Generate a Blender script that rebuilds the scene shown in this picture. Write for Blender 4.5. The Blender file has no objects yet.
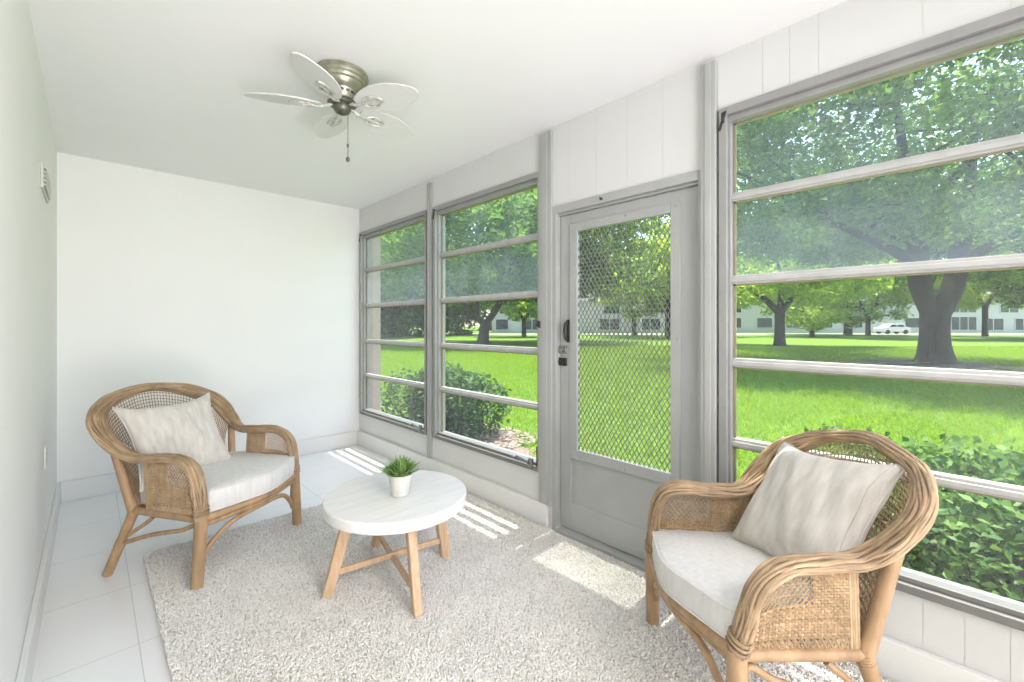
import bpy, math, random
import numpy as np
from mathutils import Vector, Matrix

random.seed(7)
rng = np.random.default_rng(11)
scene = bpy.context.scene
COL = scene.collection
PI = math.pi

# ------------------------------------------------------------------ camera
CAM = np.array([0.0, 0.0, 1.268])
FPX, CX, HY = 437.0, 512.0, 325.0
RV = np.array([.7194, -.6946, 0.0]); FV = np.array([.6946, .7194, 0.0])
cd = bpy.data.cameras.new('camera'); cam = bpy.data.objects.new('camera', cd); COL.objects.link(cam)
cam.location = CAM
cam.rotation_euler = (PI/2, 0, -math.atan2(.6946, .7194))
cd.sensor_fit = 'HORIZONTAL'; cd.sensor_width = 36.0
cd.lens = FPX/1024*36.0
cd.shift_y = (HY-341.0)/1024.0
cd.clip_start = .05; cd.clip_end = 600
scene.camera = cam

# ------------------------------------------------------------------ colour management, sky, sun, lights
vs = scene.view_settings
scene.display_settings.display_device = 'sRGB'
vs.view_transform = 'Standard'; vs.look = 'None'; vs.gamma = 1.0; vs.use_curve_mapping = False
vs.exposure = -0.04

w = bpy.data.worlds.new('sky'); scene.world = w; w.use_nodes = True
nt = w.node_tree; nt.nodes.clear()
sky = nt.nodes.new('ShaderNodeTexSky'); sky.sky_type = 'NISHITA'; sky.sun_disc = False
sky.sun_elevation = math.radians(70); sky.sun_rotation = math.radians(90); sky.air_density = 1.2; sky.dust_density = 1.5
bg = nt.nodes.new('ShaderNodeBackground'); bg.inputs['Strength'].default_value = 0.62
wo = nt.nodes.new('ShaderNodeOutputWorld')
nt.links.new(sky.outputs[0], bg.inputs[0]); nt.links.new(bg.outputs[0], wo.inputs[0])

sl = bpy.data.lights.new('sun', 'SUN'); sl.energy = 14.0; sl.angle = math.radians(.53); sl.color = (1.0, .96, .88)
so = bpy.data.objects.new('sun', sl); COL.objects.link(so)
so.location = (10, 0, 40)
so.rotation_euler = Vector((-1.0, .0, -4.1)).to_track_quat('-Z', 'Y').to_euler()

def area(name, loc, target, sx, sy, energy, color, spread=180):
    l = bpy.data.lights.new(name, 'AREA'); l.shape = 'RECTANGLE'; l.size = sx; l.size_y = sy; l.energy = energy; l.color = color; l.spread = math.radians(spread)
    o = bpy.data.objects.new(name, l); COL.objects.link(o); o.location = loc
    o.rotation_euler = (Vector(target)-Vector(loc)).to_track_quat('-Z', 'Y').to_euler()
    return o
# unseen fill lights added out of frame to brighten the room
area('right_fill', (1.98, -1.45, 1.35), (-.2, .9, 1.25), 1.6, 1.7, 58.0, (.98, .945, .985))  # added fill from the right, no window is built there
area('rear_fill', (.45, -2.3, 1.5), (.85, 4.4, 1.6), 1.2, 1.6, 14.0, (.98, .945, .985), 95)  # added fill from the rear wall, no lamp stands there
area('high_fill', (.75, -1.0, 2.4), (.75, 2.2, 0), 1.0, .9, 24.0, (.98, .945, .985), 120)  # added fill from above, no lamp fixture
area('low_fill', (.25, -1.25, .4), (.15, 2.9, 2.5), 1.1, 1.1, 30.0, (.98, .945, .985), 110)  # added fill aimed up to lift the ceiling

# ------------------------------------------------------------------ helpers: objects
def link(o, parent=None):
    COL.objects.link(o)
    if parent is not None: o.parent = parent
    return o

def tag(o, label=None, cat=None, group=None, kind=None):
    if label: o['label'] = label
    if cat: o['category'] = cat
    if group: o['group'] = group
    if kind: o['kind'] = kind
    return o

def thing(name, label, cat, loc=(0, 0, 0), rz=0.0, group=None, kind=None):
    o = bpy.data.objects.new(name, None); o.empty_display_size = .1
    o.location = loc; o.rotation_euler = (0, 0, rz)
    link(o); return tag(o, label, cat, group, kind)

class MB:
    """collects shapes for ONE mesh object"""
    def __init__(s): s.v = []; s.f = []; s.m = []; s.n = 0
    def add(s, verts, faces, mi=0):
        b = s.n
        s.v.extend([tuple(map(float, p)) for p in verts]); s.n += len(verts)
        for f in faces: s.f.append(tuple(i+b for i in f)); s.m.append(mi)
    def box(s, lo, hi, mi=0, M=None):
        x0, y0, z0 = lo; x1, y1, z1 = hi
        V = [(x0,y0,z0),(x1,y0,z0),(x1,y1,z0),(x0,y1,z0),(x0,y0,z1),(x1,y0,z1),(x1,y1,z1),(x0,y1,z1)]
        if M is not None: V = [tuple(M @ Vector(p)) for p in V]
        s.add(V, [(0,3,2,1),(4,5,6,7),(0,1,5,4),(1,2,6,5),(2,3,7,6),(3,0,4,7)], mi)
    def bar(s, a, b, wx, wy, up=(0,0,1), mi=0, taper=1.0):
        a = Vector(a); b = Vector(b); d = (b-a).normalized(); u = Vector(up)
        x = d.cross(u); x = x.normalized() if x.length > 1e-6 else Vector((1,0,0)); y = x.cross(d).normalized()
        V = []
        for p, k in ((a, 1.0), (b, taper)):
            for sx, sy in ((-1,-1),(1,-1),(1,1),(-1,1)): V.append(tuple(p + x*sx*wx/2*k + y*sy*wy/2*k))
        s.add(V, [(0,3,2,1),(4,5,6,7),(0,1,5,4),(1,2,6,5),(2,3,7,6),(3,0,4,7)], mi)
    def tube(s, pts, rad, n=8, mi=0, cap=True, flat=None):
        P = [Vector(p) for p in pts]; k = len(P)
        R = [rad]*k if not hasattr(rad, '__len__') else list(rad)
        T = [(P[min(i+1,k-1)]-P[max(i-1,0)]).normalized() for i in range(k)]
        ref = Vector((0,0,1)) if abs(T[0].z) < .9 else Vector((1,0,0))
        x = T[0].cross(ref).normalized(); V = []
        for i in range(k):
            x = (x - T[i]*x.dot(T[i]))
            x = x.normalized() if x.length > 1e-7 else T[i].orthogonal().normalized()
            y = T[i].cross(x)
            for j in range(n):
                a = 2*PI*j/n; V.append(tuple(P[i] + (x*math.cos(a)+y*math.sin(a))*R[i]))
        F = [(i*n+j, i*n+(j+1)%n, (i+1)*n+(j+1)%n, (i+1)*n+j) for i in range(k-1) for j in range(n)]
        if cap: F += [tuple(range(n-1,-1,-1)), tuple((k-1)*n+j for j in range(n))]
        s.add(V, F, mi)
    def lathe(s, prof, n=32, c=(0,0,0), mi=0, caps=True):
        V = []
        for r, z in prof:
            for j in range(n):
                a = 2*PI*j/n; V.append((c[0]+r*math.cos(a), c[1]+r*math.sin(a), c[2]+z))
        k = len(prof)
        F = [(i*n+j, i*n+(j+1)%n, (i+1)*n+(j+1)%n, (i+1)*n+j) for i in range(k-1) for j in range(n)]
        if caps: F += [tuple(range(n-1,-1,-1)), tuple((k-1)*n+j for j in range(n))]
        s.add(V, F, mi)
    def grid(s, G, mi=0):
        """G: rows x cols of points"""
        r = len(G); c = len(G[0]); V = [p for row in G for p in row]
        s.add(V, [(i*c+j, i*c+j+1, (i+1)*c+j+1, (i+1)*c+j) for i in range(r-1) for j in range(c-1)], mi)
    def build(s, name, mat, parent=None, smooth=40, bevel=0, kind=None, segs=2):
        me = bpy.data.meshes.new(name); me.from_pydata(s.v, [], s.f)
        for m in (mat if isinstance(mat, (list, tuple)) else [mat]): me.materials.append(m)
        if any(s.m): me.polygons.foreach_set('material_index', s.m)
        if smooth:
            me.polygons.foreach_set('use_smooth', [True]*len(s.f))
            me.set_sharp_from_angle(angle=math.radians(smooth))
        me.update()
        o = link(bpy.data.objects.new(name, me), parent)
        if bevel:
            b = o.modifiers.new('edge', 'BEVEL'); b.width = bevel; b.segments = segs; b.limit_method = 'ANGLE'; b.angle_limit = math.radians(40)
        if kind: o['kind'] = kind
        return o

def raw(name, V, F, mat, parent=None, smooth=False, kind=None):
    """numpy verts (n,3) and faces (m,k) -> object"""
    V = np.asarray(V, np.float32); F = np.asarray(F, np.int32); k = F.shape[1]
    me = bpy.data.meshes.new(name)
    me.vertices.add(len(V)); me.vertices.foreach_set('co', V.ravel())
    me.loops.add(F.size); me.loops.foreach_set('vertex_index', F.ravel())
    me.polygons.add(len(F)); me.polygons.foreach_set('loop_start', np.arange(0, F.size, k, dtype=np.int32))
    if smooth: me.polygons.foreach_set('use_smooth', np.ones(len(F), bool))
    me.update(calc_edges=True); me.validate()
    me.materials.append(mat)
    o = link(bpy.data.objects.new(name, me), parent)
    if kind: o['kind'] = kind
    return o

def crom(P, n=8):
    P = np.asarray(P, float); Q = np.vstack([2*P[0]-P[1], P, 2*P[-1]-P[-2]]); out = []
    for i in range(1, len(Q)-2):
        a, b, c, d = Q[i-1:i+3]
        for t in np.linspace(0, 1, n, endpoint=False):
            out.append(.5*((2*b)+(c-a)*t+(2*a-5*b+4*c-d)*t*t+(3*b-a-3*c+d)*t**3))
    out.append(Q[-2]); return np.array(out)

def resample(P, n):
    P = np.asarray(P, float); L = np.r_[0, np.cumsum(np.linalg.norm(np.diff(P, axis=0), axis=1))]
    t = np.linspace(0, L[-1], n); return np.stack([np.interp(t, L, P[:, i]) for i in range(P.shape[1])], 1)

# ------------------------------------------------------------------ helpers: materials
def srgb(r, g, b):
    return tuple(((c/255)/12.92 if c/255 <= .04045 else ((c/255+.055)/1.055)**2.4) for c in (r, g, b)) + (1,)

def mat(name, col, rough=.6, metal=0.0, var=0.0, vscale=6.0, bump=0.0, bscale=60.0, spec=.5, island=0.0, stretch=None, col2=None, bdist=.01, detail=4):
    m = bpy.data.materials.new(name); m.use_nodes = True; N = m.node_tree.nodes; L = m.node_tree.links
    p = N['Principled BSDF']; p.inputs['Roughness'].default_value = rough; p.inputs['Metallic'].default_value = metal
    p.inputs['Specular IOR Level'].default_value = spec
    p.inputs['Base Color'].default_value = col
    tc = N.new('ShaderNodeTexCoord'); src = tc.outputs['Object']
    if stretch:
        mp = N.new('ShaderNodeMapping'); mp.inputs['Scale'].default_value = stretch; L.new(src, mp.inputs[0]); src = mp.outputs[0]
    out = None
    if var or col2:
        nz = N.new('ShaderNodeTexNoise'); nz.inputs['Scale'].default_value = vscale; nz.inputs['Detail'].default_value = detail; L.new(src, nz.inputs['Vector'])
        mx = N.new('ShaderNodeMix'); mx.data_type = 'RGBA'
        if col2: a, b = col, col2
        else:
            a = tuple(min(1, c*(1+var)) for c in col[:3])+(1,); b = tuple(c*(1-var) for c in col[:3])+(1,)
        mx.inputs[6].default_value = a; mx.inputs[7].default_value = b
        rr = N.new('ShaderNodeMapRange'); rr.inputs[1].default_value = .3; rr.inputs[2].default_value = .7
        L.new(nz.outputs['Fac'], rr.inputs[0]); L.new(rr.outputs[0], mx.inputs[0]); out = mx.outputs[2]
    if island:
        ge = N.new('ShaderNodeNewGeometry'); hs = N.new('ShaderNodeHueSaturation')
        rr = N.new('ShaderNodeMapRange'); rr.inputs[3].default_value = 1-island; rr.inputs[4].default_value = 1+island
        L.new(ge.outputs['Random Per Island'], rr.inputs[0]); L.new(rr.outputs[0], hs.inputs['Value'])
        if out: L.new(out, hs.inputs['Color'])
        else: hs.inputs['Color'].default_value = col
        out = hs.outputs[0]
    if out: L.new(out, p.inputs['Base Color'])
    if bump:
        nb = N.new('ShaderNodeTexNoise'); nb.inputs['Scale'].default_value = bscale; nb.inputs['Detail'].default_value = 3; L.new(src, nb.inputs['Vector'])
        bp = N.new('ShaderNodeBump'); bp.inputs['Strength'].default_value = bump; bp.inputs['Distance'].default_value = bdist
        L.new(nb.outputs['Fac'], bp.inputs['Height']); L.new(bp.outputs[0], p.inputs['Normal'])
    return m

def leaf_mat(name, c1, c2, trans=.45, rough=.5):
    m = bpy.data.materials.new(name); m.use_nodes = True; N = m.node_tree.nodes; L = m.node_tree.links; N.clear()
    ge = N.new('ShaderNodeNewGeometry'); mx = N.new('ShaderNodeMix'); mx.data_type = 'RGBA'
    mx.inputs[6].default_value = c1; mx.inputs[7].default_value = c2; L.new(ge.outputs['Random Per Island'], mx.inputs[0])
    p = N.new('ShaderNodeBsdfPrincipled'); p.inputs['Roughness'].default_value = rough; p.inputs['Specular IOR Level'].default_value = .2; L.new(mx.outputs[2], p.inputs['Base Color'])
    t = N.new('ShaderNodeBsdfTranslucent')
    hs = N.new('ShaderNodeHueSaturation'); hs.inputs['Hue'].default_value = .485; hs.inputs['Value'].default_value = 1.35; hs.inputs['Saturation'].default_value = 1.05
    L.new(mx.outputs[2], hs.inputs['Color']); L.new(hs.outputs[0], t.inputs['Color'])
    ms = N.new('ShaderNodeMixShader'); ms.inputs[0].default_value = trans
    o = N.new('ShaderNodeOutputMaterial'); L.new(p.outputs[0], ms.inputs[1]); L.new(t.outputs[0], ms.inputs[2]); L.new(ms.outputs[0], o.inputs[0])
    return m

def glass_mat(name, dust_glare=0.0, tint=(.97, .985, .98, 1)):
    m = bpy.data.materials.new(name); m.use_nodes = True; N = m.node_tree.nodes; L = m.node_tree.links; N.clear()
    tr = N.new('ShaderNodeBsdfTransparent'); tr.inputs[0].default_value = tint
    gl = N.new('ShaderNodeBsdfGlossy'); gl.inputs['Roughness'].default_value = .0
    fr = N.new('ShaderNodeFresnel'); ge = N.new('ShaderNodeNewGeometry'); mr = N.new('ShaderNodeMapRange'); mr.inputs[3].default_value = 1.45; mr.inputs[4].default_value = 1/1.45
    L.new(ge.outputs['Backfacing'], mr.inputs[0]); L.new(mr.outputs[0], fr.inputs[0])
    a = N.new('ShaderNodeMixShader'); L.new(fr.outputs[0], a.inputs[0]); L.new(tr.outputs[0], a.inputs[1]); L.new(gl.outputs[0], a.inputs[2])
    o = N.new('ShaderNodeOutputMaterial'); last = a.outputs[0]
    if dust_glare:  # bluish haze of dust and reflected glare, put into the pane colour
        d = N.new('ShaderNodeBsdfDiffuse'); d.inputs[0].default_value = (.74, .85, 1.0, 1)
        t2 = N.new('ShaderNodeBsdfTranslucent'); t2.inputs[0].default_value = (.68, .82, 1.0, 1)
        dm = N.new('ShaderNodeMixShader'); dm.inputs[0].default_value = .5; L.new(d.outputs[0], dm.inputs[1]); L.new(t2.outputs[0], dm.inputs[2])
        tc = N.new('ShaderNodeTexCoord'); nz = N.new('ShaderNodeTexNoise'); nz.inputs['Scale'].default_value = 5; nz.inputs['Detail'].default_value = 6
        mp = N.new('ShaderNodeMapping'); mp.inputs['Scale'].default_value = (1, 1, .35); L.new(tc.outputs['Object'], mp.inputs[0]); L.new(mp.outputs[0], nz.inputs['Vector'])
        rr = N.new('ShaderNodeMapRange'); rr.inputs[1].default_value = .3; rr.inputs[2].default_value = .75; rr.inputs[3].default_value = dust_glare*.5; rr.inputs[4].default_value = dust_glare*1.5
        L.new(nz.outputs['Fac'], rr.inputs[0])
        b = N.new('ShaderNodeMixShader'); L.new(rr.outputs[0], b.inputs[0]); L.new(last, b.inputs[1]); L.new(dm.outputs[0], b.inputs[2]); last = b.outputs[0]
    L.new(last, o.inputs[0]); return m

def tile_mat():
    m = bpy.data.materials.new('glossy white floor tile'); m.use_nodes = True; N = m.node_tree.nodes; L = m.node_tree.links
    p = N['Principled BSDF']; p.inputs['Roughness'].default_value = .13
    tc = N.new('ShaderNodeTexCoord'); mp = N.new('ShaderNodeMapping'); mp.inputs['Location'].default_value = (-.14, -.14, 0); L.new(tc.outputs['Object'], mp.inputs[0])
    b = N.new('ShaderNodeTexBrick'); b.offset = 0; b.squash = 1
    b.inputs['Scale'].default_value = 1; b.inputs['Brick Width'].default_value = .535; b.inputs['Row Height'].default_value = .535
    b.inputs['Mortar Size'].default_value = .0022; b.inputs['Mortar Smooth'].default_value = .2; b.inputs['Bias'].default_value = 0
    b.inputs['Color1'].default_value = (.86, .86, .855, 1); b.inputs['Color2'].default_value = (.84, .845, .84, 1); b.inputs['Mortar'].default_value = (.66, .66, .64, 1)
    L.new(mp.outputs[0], b.inputs['Vector']); L.new(b.outputs['Color'], p.inputs['Base Color'])
    bp = N.new('ShaderNodeBump'); bp.inputs['Strength'].default_value = .3; bp.inputs['Distance'].default_value = .002; bp.invert = True
    L.new(b.outputs['Fac'], bp.inputs['Height']); L.new(bp.outputs[0], p.inputs['Normal'])
    return m

def linen_mat(name, c, c2):
    m = mat(name, c, .9, var=0, col2=c2, vscale=46, stretch=(1, 1, .22), spec=.15, detail=6)
    N = m.node_tree.nodes; L = m.node_tree.links; p = N['Principled BSDF']
    tc = N.new('ShaderNodeTexCoord')
    w1 = N.new('ShaderNodeTexWave'); w1.bands_direction = 'X'; w1.inputs['Scale'].default_value = 120; w1.inputs['Distortion'].default_value = 1.5; w1.inputs['Detail'].default_value = 2
    w2 = N.new('ShaderNodeTexWave'); w2.bands_direction = 'Z'; w2.inputs['Scale'].default_value = 120; w2.inputs['Distortion'].default_value = 1.5; w2.inputs['Detail'].default_value = 2
    L.new(tc.outputs['Object'], w1.inputs[0]); L.new(tc.outputs['Object'], w2.inputs[0])
    ad = N.new('ShaderNodeMath'); ad.operation = 'ADD'; L.new(w1.outputs['Fac'], ad.inputs[0]); L.new(w2.outputs['Fac'], ad.inputs[1])
    bp = N.new('ShaderNodeBump'); bp.inputs['Strength'].default_value = .25; bp.inputs['Distance'].default_value = .003
    L.new(ad.outputs[0], bp.inputs['Height']); L.new(bp.outputs[0], p.inputs['Normal'])
    p.inputs['Sheen Weight'].default_value = .2
    return m

M = {}
M['wall'] = mat('white wall paint', (.82, .82, .795, 1), .55, var=.01, vscale=2, bump=.04, bscale=90, spec=.3)
M['ceiling'] = mat('white ceiling paint', (.86, .855, .845, 1), .7, var=.01, vscale=2, bump=.05, bscale=120, spec=.2)
M['panel'] = mat('white painted panelling', (.68, .68, .66, 1), .5, var=.015, vscale=3, bump=.04, bscale=50, spec=.3)
M['base'] = mat('white baseboard paint', (.76, .76, .735, 1), .42, var=.015, vscale=3)
M['tile'] = tile_mat()
M['trim'] = mat('grey trim paint', (.40, .41, .39, 1), .45, var=.05, vscale=7, bump=.03, bscale=40)
M['door'] = mat('grey door paint', (.39, .40, .385, 1), .4, var=.05, vscale=5, bump=.03, bscale=30)
M['frame'] = mat('pale aluminium frame', (.32, .32, .31, 1), .38, metal=.15, var=.06, vscale=9)
M['sill'] = mat('dull aluminium sill', (.20, .20, .19, 1), .5, var=.06, vscale=9)
M['sash'] = mat('weathered sash rail', (.46, .46, .44, 1), .4, metal=.1, var=.09, vscale=12)
M['bead'] = mat('cream glazing bead', (.30, .27, .17, 1), .6, var=.1, vscale=15)
M['glass'] = glass_mat('clear pane', .012)
M['dusty_glare'] = glass_mat('dusty pane', .07)  # upper panes: reflection haze painted in along with the dust
M['darkmetal'] = mat('dark worn metal', (.055, .055, .05, 1), .45, metal=.6, var=.3, vscale=30)
M['steel'] = mat('worn steel', (.35, .35, .33, 1), .35, metal=.9, var=.2, vscale=30)
M['meshmetal'] = mat('aluminium grille', (.24, .24, .215, 1), .4, metal=.3, var=.1, vscale=20)
M['rattan'] = mat('wicker strand', (.37, .26, .155, 1), .5, var=.22, vscale=16, island=.25, bump=.25, bscale=150, spec=.35, bdist=.003)
M['weave'] = mat('woven cane', (.41, .29, .17, 1), .55, var=.2, vscale=20, island=.2, spec=.3)
M['pole'] = mat('rattan pole', (.39, .255, .14, 1), .42, var=.22, vscale=9, stretch=(3, 3, 1), bump=.12, bscale=60, spec=.4, bdist=.003)
M['linen'] = linen_mat('oatmeal linen', (.68, .645, .585, 1), (.54, .505, .45, 1))
M['seatlinen'] = linen_mat('pale seat linen', (.74, .725, .69, 1), (.65, .635, .60, 1))
M['tabletop'] = mat('whitewashed table top', (.80, .785, .745, 1), .5, var=.05, vscale=5, stretch=(1, 9, 9), bump=.05, bscale=20)
M['oak'] = mat('light oak', (.60, .41, .25, 1), .5, var=.16, vscale=7, stretch=(9, 9, 1.2), bump=.06, bscale=40)
M['pot'] = mat('pale stoneware pot', (.58, .58, .54, 1), .6, var=.06, vscale=30, bump=.05, bscale=60)
M['soil'] = mat('dark potting soil', (.03, .022, .015, 1), .95, var=.4, vscale=80, bump=.4, bscale=90)
M['plant'] = leaf_mat('house plant leaf', (.09, .21, .045, 1), (.36, .52, .2, 1), .3)
M['pile'] = mat('cream wool pile', (.87, .845, .79, 1), .95, var=.05, vscale=5, island=.12, spec=.05)
M['rugbase'] = mat('cream rug backing', (.62, .59, .52, 1), .95, var=.08, vscale=150, bump=.4, bscale=120, spec=.05)
M['pewter'] = mat('aged pewter', (.36, .36, .27, 1), .38, metal=.75, var=.25, vscale=22, bump=.1, bscale=60)
M['darkpewter'] = mat('dark pewter', (.13, .128, .10, 1), .4, metal=.6, var=.35, vscale=40)
M['blade'] = mat('white washed blade', (.64, .64, .61, 1), .5, var=.02, vscale=8, stretch=(2, 14, 1))
M['bladearm'] = mat('antique white bracket', (.56, .555, .50, 1), .45, metal=.3, var=.35, vscale=55)
M['plastic'] = mat('white plastic plate', (.74, .74, .70, 1), .4)
M['ventwhite'] = mat('off white vent', (.55, .55, .50, 1), .5)
M['stucco'] = mat('pink beige stucco', (.42, .34, .28, 1), .85, var=.06, vscale=14, bump=.3, bscale=90)
M['soffit'] = mat('white soffit', (.4, .4, .38, 1), .7, var=.03)
M['bark'] = mat('grey brown bark', (.062, .05, .04, 1), .9, var=.35, vscale=3.5, stretch=(4, 4, .8), bump=.9, bscale=14, bdist=.05)
M['lawn'] = mat('lawn ground', (.085, .16, .015, 1), .9, var=0, col2=(.12, .205, .022, 1), vscale=1.3, bump=.5, bscale=30, spec=.1, detail=8)
M['grass'] = leaf_mat('grass blade', (.135, .255, .021, 1), (.235, .35, .041, 1), .5, .6)
M['mulch'] = mat('pinkish mulch', (.17, .128, .10, 1), .95, var=.3, vscale=30, bump=.6, bscale=50)
M['chip'] = mat('mulch chip', (.27, .21, .175, 1), .9, island=.4)
M['dirt'] = mat('dark garden soil', (.04, .032, .025, 1), .95, var=.35, vscale=6, bump=.8, bscale=12)
M['concrete'] = mat('pale concrete', (.27, .235, .21, 1), .9, var=.08, vscale=1.5)
M['oakleaf'] = leaf_mat('oak leaf', (.065, .17, .032, 1), (.20, .32, .065, 1), .55)
M['brightleaf'] = leaf_mat('young tree leaf', (.19, .34, .04, 1), (.34, .45, .075, 1), .6)
M['darkleaf'] = leaf_mat('evergreen leaf', (.03, .085, .02, 1), (.08, .16, .035, 1), .35)
M['bushleaf'] = leaf_mat('bush leaf', (.025, .075, .02, 1), (.10, .175, .045, 1), .25, .5)
M['hedgeleaf'] = leaf_mat('hedge leaf', (.035, .11, .025, 1), (.13, .235, .045, 1), .3, .5)
M['strap'] = leaf_mat('strap leaf', (.12, .22, .032, 1), (.2, .3, .06, 1), .35, .4)
M['stem'] = mat('brown stem', (.09, .065, .04, 1), .9, var=.3, vscale=12)
M['bwhite'] = mat('white rendered wall', (.58, .53, .48, 1), .8, var=.04)
M['broof'] = mat('grey shingle roof', (.10, .10, .10, 1), .9, var=.1)
M['bframe'] = mat('white window frame', (.6, .6, .58, 1), .6)
M['bglass'] = mat('dark window pane', (.035, .05, .065, 1), .12, spec=.6)
M['carpaint'] = mat('white car paint', (.65, .65, .65, 1), .25)
M['tyre'] = mat('black tyre', (.02, .02, .02, 1), .8)

# ------------------------------------------------------------------ the room shell
XL, XW, YF, YB, ZC = -.17, 2.07, 4.49, -2.4, 2.5
def sbox(name, lo, hi, m, bevel=0, parent=None):
    b = MB(); b.box(lo, hi); return b.build(name, m, parent, smooth=0, bevel=bevel, kind='structure')

sbox('floor', (XL-.1, YB-.1, -.12), (XW+.06, YF+.1, 0), M['tile'])
sbox('ceiling', (XL-.1, YB-.1, ZC), (XW, YF+.1, ZC+.15), M['ceiling'])
sbox('wall_left', (XL-.1, YB, 0), (XL, YF, ZC), M['wall'])
sbox('wall_far', (XL-.1, YF, 0), (XW, YF+.1, ZC), M['wall'])
sbox('wall_rear', (XL-.1, YB-.1, 0), (XW, YB, ZC), M['wall'])

WIN = [(3.189, 4.453), (1.877, 3.075), (-.42, .776)]
DOOR = (.853, 1.777)
ZS, ZT = .33, 2.247
def planked(b, y0, y1, z0, z1, r):
    b.box((XW+.003, y0, z0), (XW+.085, y1, z1))
    y = y0
    while y < y1-1e-4:
        e = min(y1, y + r.choice((.1, .1, .2, .3, .2, .4)))
        if y1-e < .04: e = y1
        b.box((XW, y+(.0005 if y > y0 else 0), z0), (XW+.003, e-(.0005 if e < y1 else 0), z1)); y = e
r = random.Random(5)
b = MB()
planked(b, DOOR[1], YF, 0, ZS, r); planked(b, DOOR[1], YF, ZT, ZC, r)
planked(b, YB, DOOR[0], 0, ZS, r); planked(b, YB, DOOR[0], ZT, ZC, r)
planked(b, DOOR[0], DOOR[1], 1.99, ZC, r)
b.box((XW, 4.453, ZS), (XW+.085, YF, ZT)); b.box((XW, YB, ZS), (XW+.085, -.42, ZT))
b.box((XW+.01, 3.075, ZS), (XW+.085, 3.189, ZT)); b.box((XW+.01, 1.76, ZS), (XW+.085, 1.877, ZT)); b.box((XW+.01, .776, ZS), (XW+.085, .87, ZT))
b.build('wall_right', M['panel'], smooth=0, kind='structure')

BB = .147
def skirting(name, lo, hi): return sbox(name, lo, hi, M['base'], bevel=.004)
skirting('baseboard_right', (XW-.028, 1.81, 0), (XW, YF, BB))
skirting('baseboard_right_near', (XW-.028, YB, 0), (XW, .80, BB))
skirting('baseboard_far', (XL+.02, YF-.02, 0), (XW-.028, YF, BB))
skirting('baseboard_left', (XL, YB, 0), (XL+.02, YF, BB))

def post(name, y0, y1, z0, z1, x0):
    b = MB(); b.box((x0, y0, z0), (XW+.02, y1, z1))
    mid = (y0+y1)/2
    b.box((x0-.006, mid-(y1-y0)*.22, z0), (x0, mid+(y1-y0)*.22, z1-.004))
    return b.build(name, M['trim'], smooth=0, bevel=.003, kind='structure')
post('trim_1', 3.105, 3.165, BB+.01, 2.466, XW-.018)
post('trim_2', 1.775, 1.88, BB, 2.474, XW-.022)
post('trim_3', .785, .853, 0, 2.474, XW-.030)

# ------------------------------------------------------------------ windows (awning sashes, five panes each)
BARS = [1.85, 1.474, 1.10, .737]
def window(name, y0, y1):
    b = MB(); xo, xi = XW-.018, XW+.08
    for k, (ya, yb) in enumerate(((y0, y0+.016), (y1-.034, y1))):          # jambs, stepped
        b.box((xo, ya, ZS), (xi, yb, ZT))
        if k == 0: b.box((XW+.008, yb, ZS), (xi, yb+.010, ZT))
        else: b.box((XW+.008, ya-.010, ZS), (xi, ya, ZT))
    b.box((xo, y0+.016, ZT-.035), (xi, y1-.034, ZT)); b.box((XW+.004, y0+.016, ZT-.062), (xi, y1-.034, ZT-.035))   # head
    root = b.build(name, M['frame'], smooth=0, bevel=.002, kind='structure')
    q = MB(); q.box((xo, y0+.016, ZS), (xi, y1-.034, ZS+.03)); q.box((XW+.002, y0+.016, ZS+.03), (xi, y1-.034, ZS+.05)); q.build('sill', M['sill'], root, smooth=0, bevel=.003)
    g0, g1 = y0+.026, y1-.046
    zb = [ZT-.062]+BARS+[ZS+.05]
    bd = MB()
    for i, z in enumerate(BARS):
        s = MB(); s.box((XW+.028, g0-.004, z-.022), (XW+.066, g1+.004, z+.018)); s.box((XW+.020, g0-.004, z-.014), (XW+.028, g1+.004, z+.006))
        s.build('sash_rail', M['sash'], root, smooth=0, bevel=.003)
    gl = MB(); 
    for i in range(5):
        zt = zb[i]-(.022 if i else 0); zl = zb[i+1]+(.018 if i < 4 else 0); x = XW+.05
        gl.box((x-.002, g0, zl), (x+.002, g1, zt), 1 if i < 2 else 0)
        for yy in (g0, g1-.009): bd.box((x-.010, yy, zl), (x-.003, yy+.009, zt))
        bd.box((x-.010, g0, zt-.007), (x-.003, g1, zt))
    bd.build('glazing_bead', M['bead'], root, smooth=0)
    gl.build('glass_pane', [M['glass'], M['dusty_glare']], root, smooth=0)
    # crank operator on the sill at the near end and a hinge bracket up in the far corner
    c = MB(); ya = y0+.075
    c.bar((XW-.024, ya, ZS+.045), (XW-.024, ya+.13, ZS+.062), .012, .02); c.box((XW-.03, ya-.02, ZS+.02), (XW-.012, ya+.012, ZS+.075))
    c.tube([(XW-.03, ya+.13, ZS+.062), (XW-.05, ya+.135, ZS+.06)], .008, 8)
    c.build('crank_handle', M['steel'], root, bevel=.002)
    c = MB(); c.box((XW-.014, y0+.016, ZS+.03), (XW+.02, y0+.03, ZS+.16)); c.build('sash_lever', M['darkmetal'], root, bevel=.002)
    c = MB(); c.box((XW-.020, y1-.026, ZT-.07), (XW-.01, y1-.012, ZT-.02)); c.bar((XW-.02, y1-.03, ZT-.02), (XW-.02, y1-.005, ZT-.1), .008, .01)
    c.build('hinge_bracket', M['darkmetal'], root, bevel=.002)
    for z in (1.29, .9):
        c = MB(); c.tube([(XW-.02, y1-.025, z), (XW-.012, y1-.025, z)], .007, 8); c.build('screw', M['steel'], root)
    return root
w1 = window('window_1', *WIN[0]); w2 = window('window_2', *WIN[1]); w3 = window('window_3', *WIN[2])
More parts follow.
